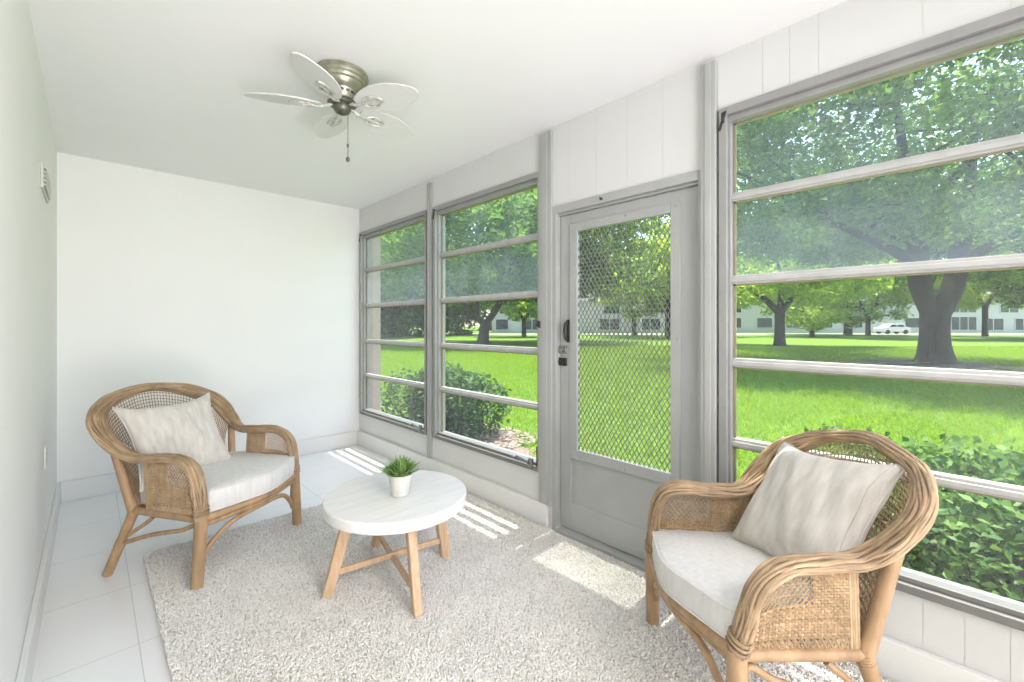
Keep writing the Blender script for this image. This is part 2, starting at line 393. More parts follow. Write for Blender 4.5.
c = MB(); c.box((XW-.030, 1.862, 1.25), (XW-.022, 1.878, 1.295)); c.bar((XW-.034, 1.886, 1.278), (XW-.026, 1.868, 1.272), .010, .03)
c.build('window_latch', M['darkmetal'], w2, bevel=.002)

# ------------------------------------------------------------------ the screen door
XD = XW+.03
def Yd(y): return y*1.0145
def Zd(z): return 1.268+(z-1.268)*1.0145
b = MB()
b.box((XW-.010, 1.745, 0), (XW+.06, 1.776, 1.998)); b.box((XW-.012, .854, 0), (XW+.06, .872, 1.998))
b.box((XW-.012, .872, 1.952), (XW+.06, 1.745, 1.998)); b.box((XW+.012, .872, 1.940), (XW+.06, 1.745, 1.952))
df = b.build('trim_4', M['trim'], smooth=0, bevel=.002, kind='structure')
b = MB(); b.box((XW-.02, .872, 0), (XW+.08, 1.745, .022)); b.build('trim_5', M['trim'], smooth=0, bevel=.003, kind='structure')
D0, D1, DZ0, DZ1 = .876, 1.742, .028, 1.938
I0, I1, IZ0, IZ1 = Yd(.962), Yd(1.64), Zd(.475), Zd(1.872)
H0, H1, HZ0, HZ1 = Yd(1.01), Yd(1.586), Zd(.532), Zd(1.822)
b = MB()
b.box((XD, D0, DZ0), (XD+.035, I0+.01, DZ1)); b.box((XD, I1-.01, DZ0), (XD+.035, D1, DZ1))
b.box((XD, I0+.01, IZ1-.01), (XD+.035, I1-.01, DZ1)); b.box((XD, I0+.01, DZ0), (XD+.035, I1-.01, .19))
dr = b.build('door_1', M['door'], smooth=0, bevel=.002, kind='structure')
b = MB(); b.box((XD+.006, I0+.008, .188), (XD+.03, I1-.008, IZ0+.01)); b.build('kick_panel', M['door'], dr, smooth=0, bevel=.002)
b = MB()
b.box((XD-.009, I0, IZ0), (XD+.02, H0, IZ1)); b.box((XD-.009, H1, IZ0), (XD+.02, I1, IZ1))
b.box((XD-.009, H0, HZ1), (XD+.02, H1, IZ1)); b.box((XD-.009, H0, IZ0), (XD+.02, H1, HZ0))
b.box((XD-.013, I1-.012, .19), (XD-.001, I1-.003, IZ0))
b.build('insert_frame', M['door'], dr, smooth=0, bevel=.003)
b = MB(); b.box((XD+.022, H0-.005, HZ0-.005), (XD+.025, H1+.005, HZ1+.005)); b.build('glass_pane', M['glass'], dr, smooth=0)
b = MB(); DWd, DHt = .0285, .0475                                          # expanded-metal diamonds
nW = (H1-H0)/DWd; nH = (HZ1-HZ0)/DHt
def clipseg(y0, z0, y1, z1):
    t0, t1 = 0.0, 1.0
    for p, q in ((-(y1-y0), y0-H0), (y1-y0, H1-y0), (-(z1-z0), z0-HZ0), (z1-z0, HZ1-z0)):
        if abs(p) < 1e-9:
            if q < 0: return None
            continue
        t = q/p
        if p < 0: t0 = max(t0, t)
        else: t1 = min(t1, t)
    return (t0, t1) if t0 < t1-1e-4 else None
tot = int(nW+nH)+3
for sgn in (1, -1):
    for k in range(-tot, tot):
        ys = H0 + k*DWd if sgn > 0 else H1 - k*DWd
        y0, z0 = ys, HZ0; y1, z1 = ys + sgn*DWd*(nH+.0), HZ0+DHt*nH
        c_ = clipseg(y0, z0, y1, z1)
        if c_:
            t0, t1 = c_
            b.bar((XD+.004, y0+(y1-y0)*t0, z0+(z1-z0)*t0), (XD+.004, y0+(y1-y0)*t1, z0+(z1-z0)*t1), .0044, .0028, up=(1, 0, .0))
b.build('security_mesh', M['meshmetal'], dr, smooth=0)
hy = Yd(1.652)
b = MB(); zc = Zd(1.232)
b.tube([(XD-.006, hy, zc-.06), (XD-.03, hy, zc-.045), (XD-.036, hy, zc), (XD-.03, hy, zc+.045), (XD-.006, hy, zc+.06)], [.010, .011, .013, .011, .010], 10)
b.box((XD-.008, hy-.014, zc-.068), (XD, hy+.014, zc+.068)); b.build('door_handle', M['darkmetal'], dr, bevel=.002)
for z in (1.118, 1.045):
    q = MB(); zc = Zd(z); yy = Yd(1.70)
    q.box((XD-.012, yy-.035, zc-.024), (XD, yy+.03, zc+.024)); q.tube([(XD-.03, yy-.012, zc), (XD-.01, yy-.012, zc)], .013, 12); q.bar((XD-.034, yy-.028, zc), (XD-.034, yy+.004, zc+.004), .008, .01)
    q.build('door_lock', M['steel'] if z > 1.1 else M['darkmetal'], dr, bevel=.002)
for yy, zz in ((I1-.012, IZ0+.02), (1.28, IZ0+.018), (I0+.02, IZ0+.02), (1.28, IZ1-.018), (I0+.02, IZ1-.02), (I0+.012, 1.2)):
    q = MB(); q.box((XD-.013, yy-.0035, zz-.005), (XD-.008, yy+.0035, zz+.005)); q.build('clip', M['steel'], dr, bevel=.001)
q = MB(); q.box((XW-.018, 1.405, 1.968), (XW-.012, 1.420, 1.980)); q.bar((XW-.03, 1.412, 1.98), (XW-.018, 1.40, 1.965), .006, .006); q.build('door_hook', M['darkmetal'], dr, bevel=.001)

# wall plates
v = thing('wall_vent', 'small off white vent grille high on the white left wall', 'vent', (XL, 3.25, 1.985))
b = MB(); b.box((0, -.2, -.06), (.010, .2, .06)); b.build('vent_plate', M['ventwhite'], v, smooth=0, bevel=.003)
for k in range(5):
    b = MB(); b.bar((.012, -.18, -.04+k*.02), (.012, .18, -.04+k*.02), .012, .006, up=(.6, 0, 1)); b.build('louvre', M['ventwhite'], v, smooth=0)
o = thing('power_outlet', 'white power outlet plate low on the left wall', 'outlet', (XL, 3.32, .585))
b = MB(); b.box((0, -.036, -.058), (.006, .036, .058)); b.build('cover_plate', M['plastic'], o, smooth=0, bevel=.003)
for z in (-.022, .022):
    b = MB(); b.box((.006, -.016, z-.014), (.009, .016, z+.014)); b.build('socket', M['ventwhite'], o, smooth=0, bevel=.002)

# ------------------------------------------------------------------ rug
RX0, RX1, RY0, RY1 = .215, 2.02, -.6, 3.12
rug = thing('rug', 'large cream shag rug under the round table and wicker chairs', 'rug', (0, 0, 0))
def rpoly(r=.07, n=6):
    P = []
    for cx_, cy_, a0 in ((RX1-r, RY0+r, -PI/2), (RX1-r, RY1-r, 0), (RX0+r, RY1-r, PI/2), (RX0+r, RY0+r, PI)):
        for k in range(n+1):
            a = a0+PI/2*k/n; P.append((cx_+r*math.cos(a), cy_+r*math.sin(a)))
    return P
P = rpoly(); n = len(P); b = MB()
b.add([(x, y, 0.001) for x, y in P]+[(x, y, .011) for x, y in P], [tuple(range(n-1, -1, -1)), tuple(range(n, 2*n))]+[(i, (i+1) % n, n+(i+1) % n, n+i) for i in range(n)])
b.build('rug_base', M['rugbase'], rug, smooth=0)
NT = 150000
px = rng.uniform(RX0-.004, RX1+.004, NT); py = rng.uniform(.0, RY1+.004, NT)
dx = np.maximum(np.maximum(RX0+.07-px, px-(RX1-.07)), 0); dy = np.maximum(py-(RY1-.07), 0)
ok = np.hypot(dx, dy) < .075
# leave out pile hidden behind the photographer's near edge
ok &= ((px*FV[0]+py*FV[1]) > .55)
px, py = px[ok], py[ok]; NT = len(px)
hgt = rng.uniform(.006, .013, NT); rad = rng.uniform(.0035, .0062, NT); a0 = rng.uniform(0, 2*PI, NT); tx = rng.normal(0, .0055, NT); ty = rng.normal(0, .0055, NT)
V = np.zeros((NT, 7, 3))
for k in range(3):
    a = a0+2*PI*k/3
    V[:, k] = np.stack([px+rad*.9*np.cos(a), py+rad*.9*np.sin(a), np.full(NT, .009)], 1)
    V[:, 3+k] = np.stack([px+tx*.6+rad*1.0*np.cos(a+.4), py+ty*.6+rad*1.0*np.sin(a+.4), .009+hgt*.7], 1)
V[:, 6] = np.stack([px+tx, py+ty, .009+hgt], 1)
base = (np.arange(NT)*7)[:, None]
T = [(0, 1, 4), (0, 4, 3), (1, 2, 5), (1, 5, 4), (2, 0, 3), (2, 3, 5), (3, 4, 6), (4, 5, 6), (5, 3, 6)]
F = np.concatenate([base+np.array(t)[None] for t in T])
raw('pile', V.reshape(-1, 3), F, M['pile'], rug, smooth=True, kind='stuff')

# ------------------------------------------------------------------ coffee table
TX, TY = 1.104, 1.968; RUGZ = .022
tb = thing('coffee_table', 'round whitewashed coffee table with splayed oak legs on the cream rug', 'table', (TX, TY, 0))
b = MB(); R = .344; ZTp = .433
prof = [(R-.02, ZTp-.056), (R-.006, ZTp-.054), (R-.001, ZTp-.048), (R, ZTp-.008), (R-.004, ZTp-.001), (R-.012, ZTp)]
b.lathe(prof, 96); b.build('tabletop', M['tabletop'], tb, smooth=30)
feet = [(.785-TX, 2.053-TY), (1.017-TX, 1.637-TY), (1.388-TX, 1.952-TY), (1.166-TX, 2.329-TY)]
a0 = math.atan2(feet[0][1], feet[0][0])
dirs = []
for k in range(4):
    a = math.atan2(feet[k][1], feet[k][0]); dirs.append(a); dv = Vector((math.cos(a), math.sin(a), 0))
    rf = math.hypot(*feet[k])-.005
    b = MB(); b.bar(dv*rf+Vector((0, 0, .012)), dv*.225+Vector((0, 0, ZTp-.055)), .037, .046, up=dv, taper=1.15); b.build('leg', M['oak'], tb, smooth=0, bevel=.006)
for i, j, z in ((0, 2, .112), (1, 3, .100)):
    pa = Vector((math.cos(dirs[i]), math.sin(dirs[i]), 0))*.285; pb = Vector((math.cos(dirs[j]), math.sin(dirs[j]), 0))*.285
    b = MB(); b.bar(pa*1.05+Vector((0, 0, z)), pb*1.05+Vector((0, 0, z)), .020, .028); b.build('stretcher', M['oak'], tb, smooth=0, bevel=.004)
    b = MB(); b.bar(pa*.82+Vector((0, 0, .367)), pb*.82+Vector((0, 0, .367)), .03, .034); b.build('top_rail', M['oak'], tb, smooth=0, bevel=.004)
for k in range(4):
    d = Vector((math.cos(dirs[k]), math.sin(dirs[k]), 0)); b = MB()
    b.tube([d*.205+Vector((0, 0, .30)), d*.19+Vector((0, 0, .335)), d*.15+Vector((0, 0, .36)), d*.11+Vector((0, 0, .375))], .007, 8); b.build('corner_bracket', M['oak'], tb)

# ------------------------------------------------------------------ potted plant
PX, PY = 1.10, 1.932
pl = thing('potted_plant', 'small grassy green plant in a pale pot on the round table', 'plant', (PX, PY, ZTp))
b = MB(); prof = [(.040, .0), (.044, .003)]
for k in range(12):
    z = .006+k*.0076; r_ = .044+.013*(z/.1); prof += [(r_+.0006, z), (r_-.0005, z+.0038)]
prof += [(.0575, .0985), (.0590, .1015), (.0575, .1035), (.053, .1030), (.051, .096), (.050, .088)]
b.lathe(prof, 40); b.build('pot', M['pot'], pl, smooth=50)
b = MB(); b.lathe([(.0505, .088), (.03, .094), (.004, .096)], 24); b.build('potting_soil', M['soil'], pl)
V = []; F = []
for i in range(420):
    a = random.uniform(0, 2*PI); lean = random.random()**.7; ln = random.uniform(.06, .115); r0 = random.uniform(0, .045)
    p0 = Vector((r0*math.cos(a), r0*math.sin(a), .088)); d = Vector((math.cos(a), math.sin(a), 0)); sd = Vector((-math.sin(a), math.cos(a), 0))
    wd = random.uniform(.0028, .0052); tw = random.uniform(-.6, .6); sd = (sd*math.cos(tw)+Vector((0, 0, 1))*math.sin(tw))
    bse = len(V)
    for t, wk in ((0, .7), (.35, 1), (.7, .85), (1, .05)):
        out = lean*ln*(.28*t+.62*t*t); up = ln*(t*(1-.25*lean*t))*(1-.38*lean)
        q = p0+d*out+Vector((0, 0, up)); V += [tuple(q-sd*wd*wk), tuple(q+sd*wd*wk)]
    for k in range(3): F.append((bse+2*k, bse+2*k+1, bse+2*k+3, bse+2*k+2))
raw('foliage', V, F, M['plant'], pl, smooth=True)

# ------------------------------------------------------------------ wicker armchairs
RIM1 = [[.32,-.28,.33],[.321,-.271,.44],[.321,-.252,.531],[.319,-.208,.586],[.317,-.125,.611],[.319,.013,.605],[.327,.137,.606],[.352,.241,.674],[.345,.34,.768],[.250,.428,.845],[.11,.468,.888],[0,.478,.899]]
RIM1 = [[-x, y, z] for x, y, z in RIM1]+[p for p in RIM1[::-1][1:]]
RIM2 = [[-.395,-.215,.328],[-.373,-.216,.454],[-.349,-.21,.559],[-.327,-.188,.624],[-.303,-.124,.652],[-.284,-.001,.646],[-.272,.112,.651],[-.289,.206,.715],[-.278,.291,.805],[-.182,.374,.886],[-.055,.406,.925],[.03,.412,.937],[.11,.405,.923],[.232,.378,.886],[.317,.298,.811],[.319,.216,.723],[.291,.134,.658],[.294,.031,.655],[.303,-.087,.653],[.313,-.155,.626],[.313,-.19,.576],[.303,-.206,.497],[.283,-.22,.405]]

def armchair(label, loc, rz, sc, RIM, feet, zl, zr, rear, group, cush):
    """RIM: centre line of the arm-and-back roll; feet: fl, fr, bl, br; zl/zr: seat rail height at left/right; rear: seat corner of the rear legs (x, y)"""
    root = thing('wicker_armchair', label, 'armchair', loc, rz, group); root.scale = (sc, sc, sc)
    RIM = np.array(RIM, float)
    K = resample(crom(RIM, 10), 150); n = len(K)
    ck = np.array([(0.0, 0.0, .62)])
    T = np.gradient(K, axis=0); T /= np.linalg.norm(T, axis=1)[:, None]
    W = K-np.stack([np.zeros(n), K[:, 1], np.full(n, .60)], 1); W /= np.linalg.norm(W, axis=1)[:, None]
    W -= T*(W*T).sum(1)[:, None]; W /= np.linalg.norm(W, axis=1)[:, None]
    for _ in range(6):
        W[1:-1] = (W[:-2]+W[1:-1]*2+W[2:])/4
    W -= T*(W*T).sum(1)[:, None]; W /= np.linalg.norm(W, axis=1)[:, None]
    Nn = np.cross(T, W)
    u = np.linspace(-1, 1, n); hgt = np.clip((K[:, 2]-.60)/.3, 0, 1)
    A = .030+.017*np.sin(np.clip(hgt, 0, 1)*PI)-.011*hgt**4; Bt = .0185+.004*hgt
    A = np.where(np.abs(u) > .93, .027, A); 
    for _ in range(5): A[1:-1] = (A[:-2]+A[1:-1]+A[2:])/3
    # rim: a bundle of strands laid round a flattened core
    b = MB(); NS = 26
    core = []
    for i in range(n):
        core.append([tuple(K[i]+W[i]*A[i]*.88*math.cos(a)+Nn[i]*Bt[i]*.85*math.sin(a)) for a in np.linspace(0, 2*PI, 17)])
    b.grid(core)
    for k in range(NS):
        ph = random.uniform(0, 6.28); pts = []; rr = []
        for i in range(n):
            a = 2*PI*k/NS+.16*math.sin(i*.16+ph)+.12*math.sin(i*.47+2.1*ph)
            q = 1+.05*math.sin(i*.6+ph*3)
            pts.append(K[i]+W[i]*A[i]*q*math.cos(a)+Nn[i]*Bt[i]*q*math.sin(a))
            rr.append(.0052+.0012*math.sin(i*.35+ph))
        b.tube(pts, rr, 6)
    b.build('arm_and_back_roll', M['rattan'], root, smooth=60)
    # cane bindings where the arm fronts meet the legs
    for g_ in ((1, 2, 3), (n-4, n-3, n-2)):
        b = MB()
        for i in g_:
            pts = [K[i]+W[i]*(A[i]*1.1+.004)*math.cos(a)+Nn[i]*(Bt[i]*1.1+.006)*math.sin(a) for a in np.linspace(0, 2*PI, 21)]
            b.tube(pts, .0055, 6, cap=False)
        b.build('binding', M['rattan'], root)
    # seat frame
    zs = lambda x: zl+(zr-zl)*(x+.32)/.64
    J = [RIM[0]*1.0, RIM[-1]*1.0]; J = [np.array([p[0], p[1], zs(p[0])]) for p in J]
    RL = [np.array([-rear[0], rear[1], zs(-rear[0])]), np.array([rear[0], rear[1], zs(rear[0])])]
    mid = (J[0]+J[1])/2
    bow = crom([J[0], J[0]*.68+J[1]*.32+np.array([0, -.045, 0]), mid+np.array([0, -.062, 0]), J[0]*.32+J[1]*.68+np.array([0, -.045, 0]), J[1]], 10)
    dz = np.array([0, 0, .012])
    b = MB(); b.tube(bow+dz, .019, 12); b.tube(bow-dz*1.3+np.array([0, .006, 0]), .014, 10)
    for a_, c_ in ((J[0], RL[0]), (J[1], RL[1])): b.tube([a_+dz, (a_+c_)/2+dz, c_+dz], .018, 12)
    rm = (RL[0]+RL[1])/2
    b.tube(crom([RL[0]+dz, RL[0]*.7+RL[1]*.3+np.array([0, .055, .012]), rm+np.array([0, .075, .012]), RL[0]*.3+RL[1]*.7+np.array([0, .055, .012]), RL[1]+dz], 8), .018, 12)
    for t in (.2, .4, .6, .8):
        p = J[0]*(1-t)+J[1]*t; q = RL[0]*(1-t)+RL[1]*t; b.tube([p+np.array([0, -.03, .01]), q+np.array([0, .04, .01])], .010, 8)
    b.build('seat_frame', M['pole'], root)
    # legs
    for k, (j, ft) in enumerate(((J[0], feet[0]), (J[1], feet[1]))):
        b = MB(); f = np.array([ft[0], ft[1], .010]); b.tube([f, f*.5+j*.5, j+np.array([0, 0, .03])], [.0265, .028, .028], 14)
        for z in (.12, .128, .136): 
            t = z/j[2]; c0 = f*(1-t)+j*t
            b.tube([c0-np.array([0, 0, .003]), c0+np.array([0, 0, .003])], .0292, 14)
        b.build('leg', M['pole'], root)
    for k, (s0, ft, ip) in enumerate(((RL[0], feet[2], int(n*.285)), (RL[1], feet[3], n-1-int(n*.285)))):
        b = MB(); f = np.array([ft[0], ft[1], .006]); top = K[ip]
        b.tube([f, f*.45+s0*.55, s0], [.0215, .022, .023], 14); b.tube([s0, s0*.5+top*.5, top], [.023, .020, .019], 14)
        for t in (.0, .5):
            c0 = s0*(1-t)+f*t; d = (f-s0)/np.linalg.norm(f-s0)
            for q in (-.012, -.004, .004, .012): b.tube([c0+d*(q-.003), c0+d*(q+.003)], .0250, 12)
        b.build('leg', M['pole'], root)
    # braces: bent front arch, side stretchers with a small arch at the front leg
    b = MB()
    F0 = np.array([feet[0][0], feet[0][1], 0]); F1 = np.array([feet[1][0], feet[1][1], 0])
    def onleg(Fp, Jp, t): return Fp*(1-t)+Jp*t
    s_ = J[1]-J[0]
    arch = [onleg(F0, J[0], .42)+np.array([.02, .012, 0]), onleg(F0, J[0], .58)+s_*.08+np.array([0, 0, 0]), J[0]+s_*.22+np.array([0, -.030, -.055]), mid+np.array([0, -.052, -.034]), J[1]-s_*.22+np.array([0, -.030, -.055]), onleg(F1, J[1], .58)-s_*.08, onleg(F1, J[1], .42)+np.array([-.02, .012, 0])]
    b.tube(crom(arch, 8), .0125, 10); b.build('front_brace', M['pole'], root)
    for k in (0, 1):
        b = MB(); Fp, Jp = (F0, J[0]) if k == 0 else (F1, J[1]); Rp = RL[k]; Rf = np.array([feet[2+k][0], feet[2+k][1], 0])
        st = Rf*.5+Rp*.5
        b.tube(crom([st, st*.6+Jp*.4+np.array([0, 0, .004]), st*.25+Jp*.75+np.array([0, .0, -.012]), onleg(Fp, Jp, .93)+np.array([0, .03, 0]), onleg(Fp, Jp, .60)+np.array([0, .028, 0])], 8), .011, 10)
        b.tube(crom([Rf*.42+Rp*.58, Rp*.86+Jp*.14+np.array([0, 0, -.06]), Rp*.7+Jp*.3+np.array([0, 0, -.01])], 6), .010, 8)
        b.build('side_brace', M['pole'], root)
    # woven side panels: dense weave, an open lattice zone above, a slotted row below
    ia = int(n*.085)
    for k in (0, 1):
        b = MB(); idx = np.arange(3, int(n*.25)) if k == 0 else np.arange(n-4, n-1-int(n*.25), -1)
        edge = K[idx]-W[idx]*A[idx][:, None]*0.0
        sx = -1 if k == 0 else 1
        yF = J[k][1]+.012; yR = yF+.315
        xm = lambda y: np.interp(y, (J[k][1], RL[k][1]), (J[k][0], RL[k][0]))
        # underside of the arm as z(y)
        arm = edge[edge[:, 2] > .50]; o_ = np.argsort(arm[:, 1]); ay, az, ax = arm[o_, 1], arm[o_, 2], arm[o_, 0]
        ztop = lambda y: np.interp(y, ay, az)-.012
        xtop = lambda y: np.interp(y, ay, ax)
        ny = 34; nz = 30
        def S(y, t):
            z0 = zs(xm(y))+.02; z1 = ztop(y); x = xm(y)*(1-t)+xtop(y)*t
            return np.array([x, y, z0+(z1-z0)*t])
        ys = np.linspace(yF, yR, ny); yo = yF+.62*(yR-yF); t0, t1, tb = .56, .95, .16
        for i, y in enumerate(ys):                                       # uprights
            opn = 1 < i and y < yo
            lo = tb if i % 2 else 0.0; hi = t0 if opn else 1.0
            pts = [S(y, t)+np.array([sx*.0022*(1 if (i+j) % 2 else -1), 0, 0]) for j, t in enumerate(np.linspace(0, 1, nz)) if lo <= t <= hi]
            b.tube(pts, .0032, 4, cap=False)
        for j, t in enumerate(np.linspace(0, 1, nz)):                    # rounds
            if .02 < t < tb: continue
            pts = [S(y, t)+np.array([-sx*.0026*(1 if (i+j) % 2 else -1), 0, 0]) for i, y in enumerate(ys) if not (t0 < t < t1 and 1 < i and y < yo)]
            if t0 < t < t1:
                b.tube(pts[:2], .0044, 4, cap=False); pts = pts[2:]
            b.tube(pts, .0044, 4, cap=False)
        wy = yo-ys[1]; hz = (ztop(yF+.1)-zs(0)-.02)*(t1-t0); pt = .0175   # open diagonal lattice
        for sg in (1, -1):
            for k_ in range(-40, 80):
                seg = []
                for m_ in range(9):
                    v_ = m_/8; yy = ys[1]+k_*pt+sg*v_*hz*.8-(0 if sg > 0 else -hz*.8)
                    if ys[1]-.001 <= yy <= yo+.001: seg.append(S(yy, t0+(t1-t0)*v_)+np.array([sx*.0016*sg, 0, 0]))
                if len(seg) > 1: b.tube(seg, .0027, 4, cap=False)
        for t in (t0+.13, t0+.26): b.tube([S(y, t) for y in ys if y <= yo], .0022, 4, cap=False)
        for i in range(0, ny-2, 2):                                      # crossed slots in the lowest row
            b.tube([S(ys[i], 0), S(ys[i+2], tb)], .0034, 4); b.tube([S(ys[i+2], 0), S(ys[i], tb)], .0034, 4)
        for q in (0, 1, 2, 3):                                           # bound rear edge
            b.tube([S(yR+q*.007, t)+np.array([0, 0, 0]) for t in np.linspace(0, 1, 8)], .0058, 6)
        b.tube([S(yF+(yR-yF)*t, .0) for t in np.linspace(0, 1, 10)], .007, 6)
        b.build('side_panel', M['weave'], root)
    # woven back panel between roll and seat
    i0 = int(n*.27); idx = np.arange(i0, n-i0); E = resample(K[idx]-W[idx]*(A[idx]*.75)[:, None], 66)
    bot = crom([RL[0]+np.array([.02, 0, .04]), RL[0]*.7+RL[1]*.3+np.array([0, .05, .04]), rm+np.array([0, .07, .04]), RL[0]*.3+RL[1]*.7+np.array([0, .05, .04]), RL[1]+np.array([-.02, 0, .04])], 10)
    Bm = resample(bot, 66); ne = 66; nr = 30
    def SB(i, t):
        p = E[i]*(1-t)+Bm[i]*t; return p+np.array([0, .05*math.sin(t*PI)*.8, 0])
    b = MB()
    for i in range(ne):
        b.tube([SB(i, t)+np.array([0, .0024*(1 if (i+j) % 2 else -1), 0]) for j, t in enumerate(np.linspace(0, 1, nr))], .0026, 4, cap=False)
    for j, t in enumerate(np.linspace(0, 1, nr)):
        b.tube([SB(i, t)+np.array([0, -.0024*(1 if (i+j) % 2 else -1), 0]) for i in range(ne)], .0028, 4, cap=False)
    b.build('back_panel', M['weave'], root)
    # box seat cushion with piping
    def outline(k=0.0, N=96):
        yf = J[0][1]*.5+J[1][1]*.5-.062+cush['front']
        xw0, xw1 = cush['x0'], cush['x1']
        pts = []
        P = [(xw0, cush['fc']), (xw0*.62+xw1*.38, yf+.006), ((xw0+xw1)/2, yf-.004), (xw0*.38+xw1*.62, yf+.006), (xw1, cush['fc'])]
        fr = crom([(x, y, 0) for x, y in P], 12)[:, :2]
        yr = rear[1]+.06
        bk = np.array([(xw1-.004, cush['fc']+.2), (xw1-.012, yr-.05), (xw1*.8+xw0*.2, yr-.005), ((xw0+xw1)/2, yr+.015), (xw0*.8+xw1*.2, yr-.005), (xw0+.012, yr-.05), (xw0+.004, cush['fc']+.2)])
        P = np.vstack([fr, bk, fr[:1]])
        # round the corners a little
        Q = resample(np.c_[P, np.zeros(len(P))], N+1)[:-1, :2]
        for _ in range(3): Q = (np.roll(Q, 1, 0)+2*Q+np.roll(Q, -1, 0))/4
        return Q
    O = outline(); cc = O.mean(0); N_ = len(O); G = []
    zt = lambda x: zs(x)+cush['zt']; zb = lambda x: zs(x)+cush['zb']
    prof = [(.0, 'b', 0), (.6, 'b', -.002), (.95, 'b', 0), (.985, 'b', .004), (1.0, 'b', .014), (1.010, 'm', 0), (1.0, 't', -.012), (.985, 't', -.002), (.93, 't', .002), (.75, 't', .009), (.5, 't', .013), (.25, 't', .014), (.0, 't', .014)]
    wr = lambda x, y: .0035*math.sin(9*x+14*y+1)*math.sin(17*y-5*x)+.003*math.sin(31*x+6*math.sin(11*y))*math.exp(-((y+.05)/.15)**2)
    for s, w_, dz_ in prof:
        row = []
        for k in range(N_+1):
            p = cc+(O[k % N_]-cc)*s; zz = zt(p[0]) if w_ == 't' else zb(p[0]) if w_ == 'b' else (zt(p[0])+zb(p[0]))/2
            row.append((p[0], p[1], zz+dz_+(wr(p[0], p[1]) if w_ == 't' and s < .97 else 0)))
        G.append(row)
    b = MB(); b.grid(G); cu = b.build('seat_cushion', M['seatlinen'], root, smooth=180)
    b = MB()
    for s, w_, dz_ in ((.995, 't', -.004), (.995, 'b', .006)):
        pts = []
        for k in range(N_+1):
            p = cc+(O[k % N_]-cc)*s; pts.append((p[0], p[1], (zt(p[0]) if w_ == 't' else zb(p[0]))+dz_))
        b.tube(pts, .0042, 6, cap=False)
    b.build('piping', M['seatlinen'], cu)
    return root

GRP = 'wicker armchairs'
CH1 = armchair('wicker armchair by the far white wall, facing the coffee table', (.4997, 2.9664, RUGZ*0), math.radians(33.4), .998, RIM1,
    [(-.345, -.28), (.345, -.28), (-.34, .28), (.34, .28)], .315, .315, (.30, .165), None,
    dict(front=-.020, x0=-.285, x1=.325, fc=-.288, zt=.140, zb=.030))
CH2 = armchair('wicker armchair with its back against the large window right of the door', (1.5969, .4935, 0), math.radians(-131.4), .949, RIM2,
    [(-.41, -.205), (.288, -.215), (-.34, .27), (.335, .27)], .325, .385, (.30, .145), None,
    dict(front=-.020, x0=-.36, x1=.275, fc=-.228, zt=.132, zb=.032))

# ------------------------------------------------------------------ throw pillows
def Rm(a, b, c):
    return Matrix.Rotation(c, 3, 'Z') @ Matrix.Rotation(a, 3, 'X') @ Matrix.Rotation(b, 3, 'Y')
def pillow(label, chair, pc, ang, w_, h_, th, seed):
    loc = chair.matrix_basis @ Vector(pc)
    rot = Matrix.Rotation(chair.rotation_euler.z, 3, 'Z') @ Rm(*ang)
    root = thing('throw_pillow', label, 'pillow', loc); root.rotation_euler = rot.to_euler()
    N = 44; rs = random.Random(seed); b = MB()
    ph = [rs.uniform(0, 6) for _ in range(6)]
    def shape(u, v, side):
        # pinched sides, pointed corners
        x = u*w_/2*(1-.15*(1-v*v)*abs(u)**3) ; z = v*h_/2*(1-(.30 if v > 0 else .12)*(1-u*u)*abs(v)**3)
        e = max(0, (1-abs(u)**2.6))*max(0, (1-abs(v)**2.6)); y = th/2*e**.55
        y += e**.5*(.006*math.sin(5*u+3*v+ph[0])+.004*math.sin(9*v-4*u+ph[1])+.0025*math.sin(17*u+6*v+ph[2]))
        z += .012*math.sin(2.2*u+ph[3])*(1 if v > 0 else .3)*abs(v)
        return (x, side*y, z)
    for side in (-1, 1):
        G = [[shape(-1+2*i/N, -1+2*j/N, side) for i in range(N+1)] for j in range(N+1)]
        if side > 0: G = [row[::-1] for row in G]
        b.grid(G)
    o = b.build('pillow_cover', M['linen'], root, smooth=180)
    wm = o.modifiers.new('weld', 'WELD'); wm.merge_threshold = .0008
    b = MB(); E_ = [(-1+2*i/N, -1) for i in range(N)]+[(1, -1+2*i/N) for i in range(N)]+[(1-2*i/N, 1) for i in range(N)]+[(-1, 1-2*i/N) for i in range(N+1)]
    b.tube([shape(u, v, 1) for u, v in E_], .0035, 6, cap=False)
    sx = .88
    b.tube([np.array(shape(sx, -1+2*i/N, -1))+np.array([0, -.001, 0]) for i in range(1, N)], .0022, 5)
    b.build('seam', M['linen'], root)
    return root
pillow('oatmeal linen throw pillow on the wicker armchair by the far wall', CH1, (-.063, .165, .645), (-.506, -.014, -.17), .495, .475, .13, 1)
pillow('oatmeal linen throw pillow on the wicker armchair by the large window', CH2, (-.020, .215, .685), (-.601, -.08, .078), .48, .47, .13, 4)

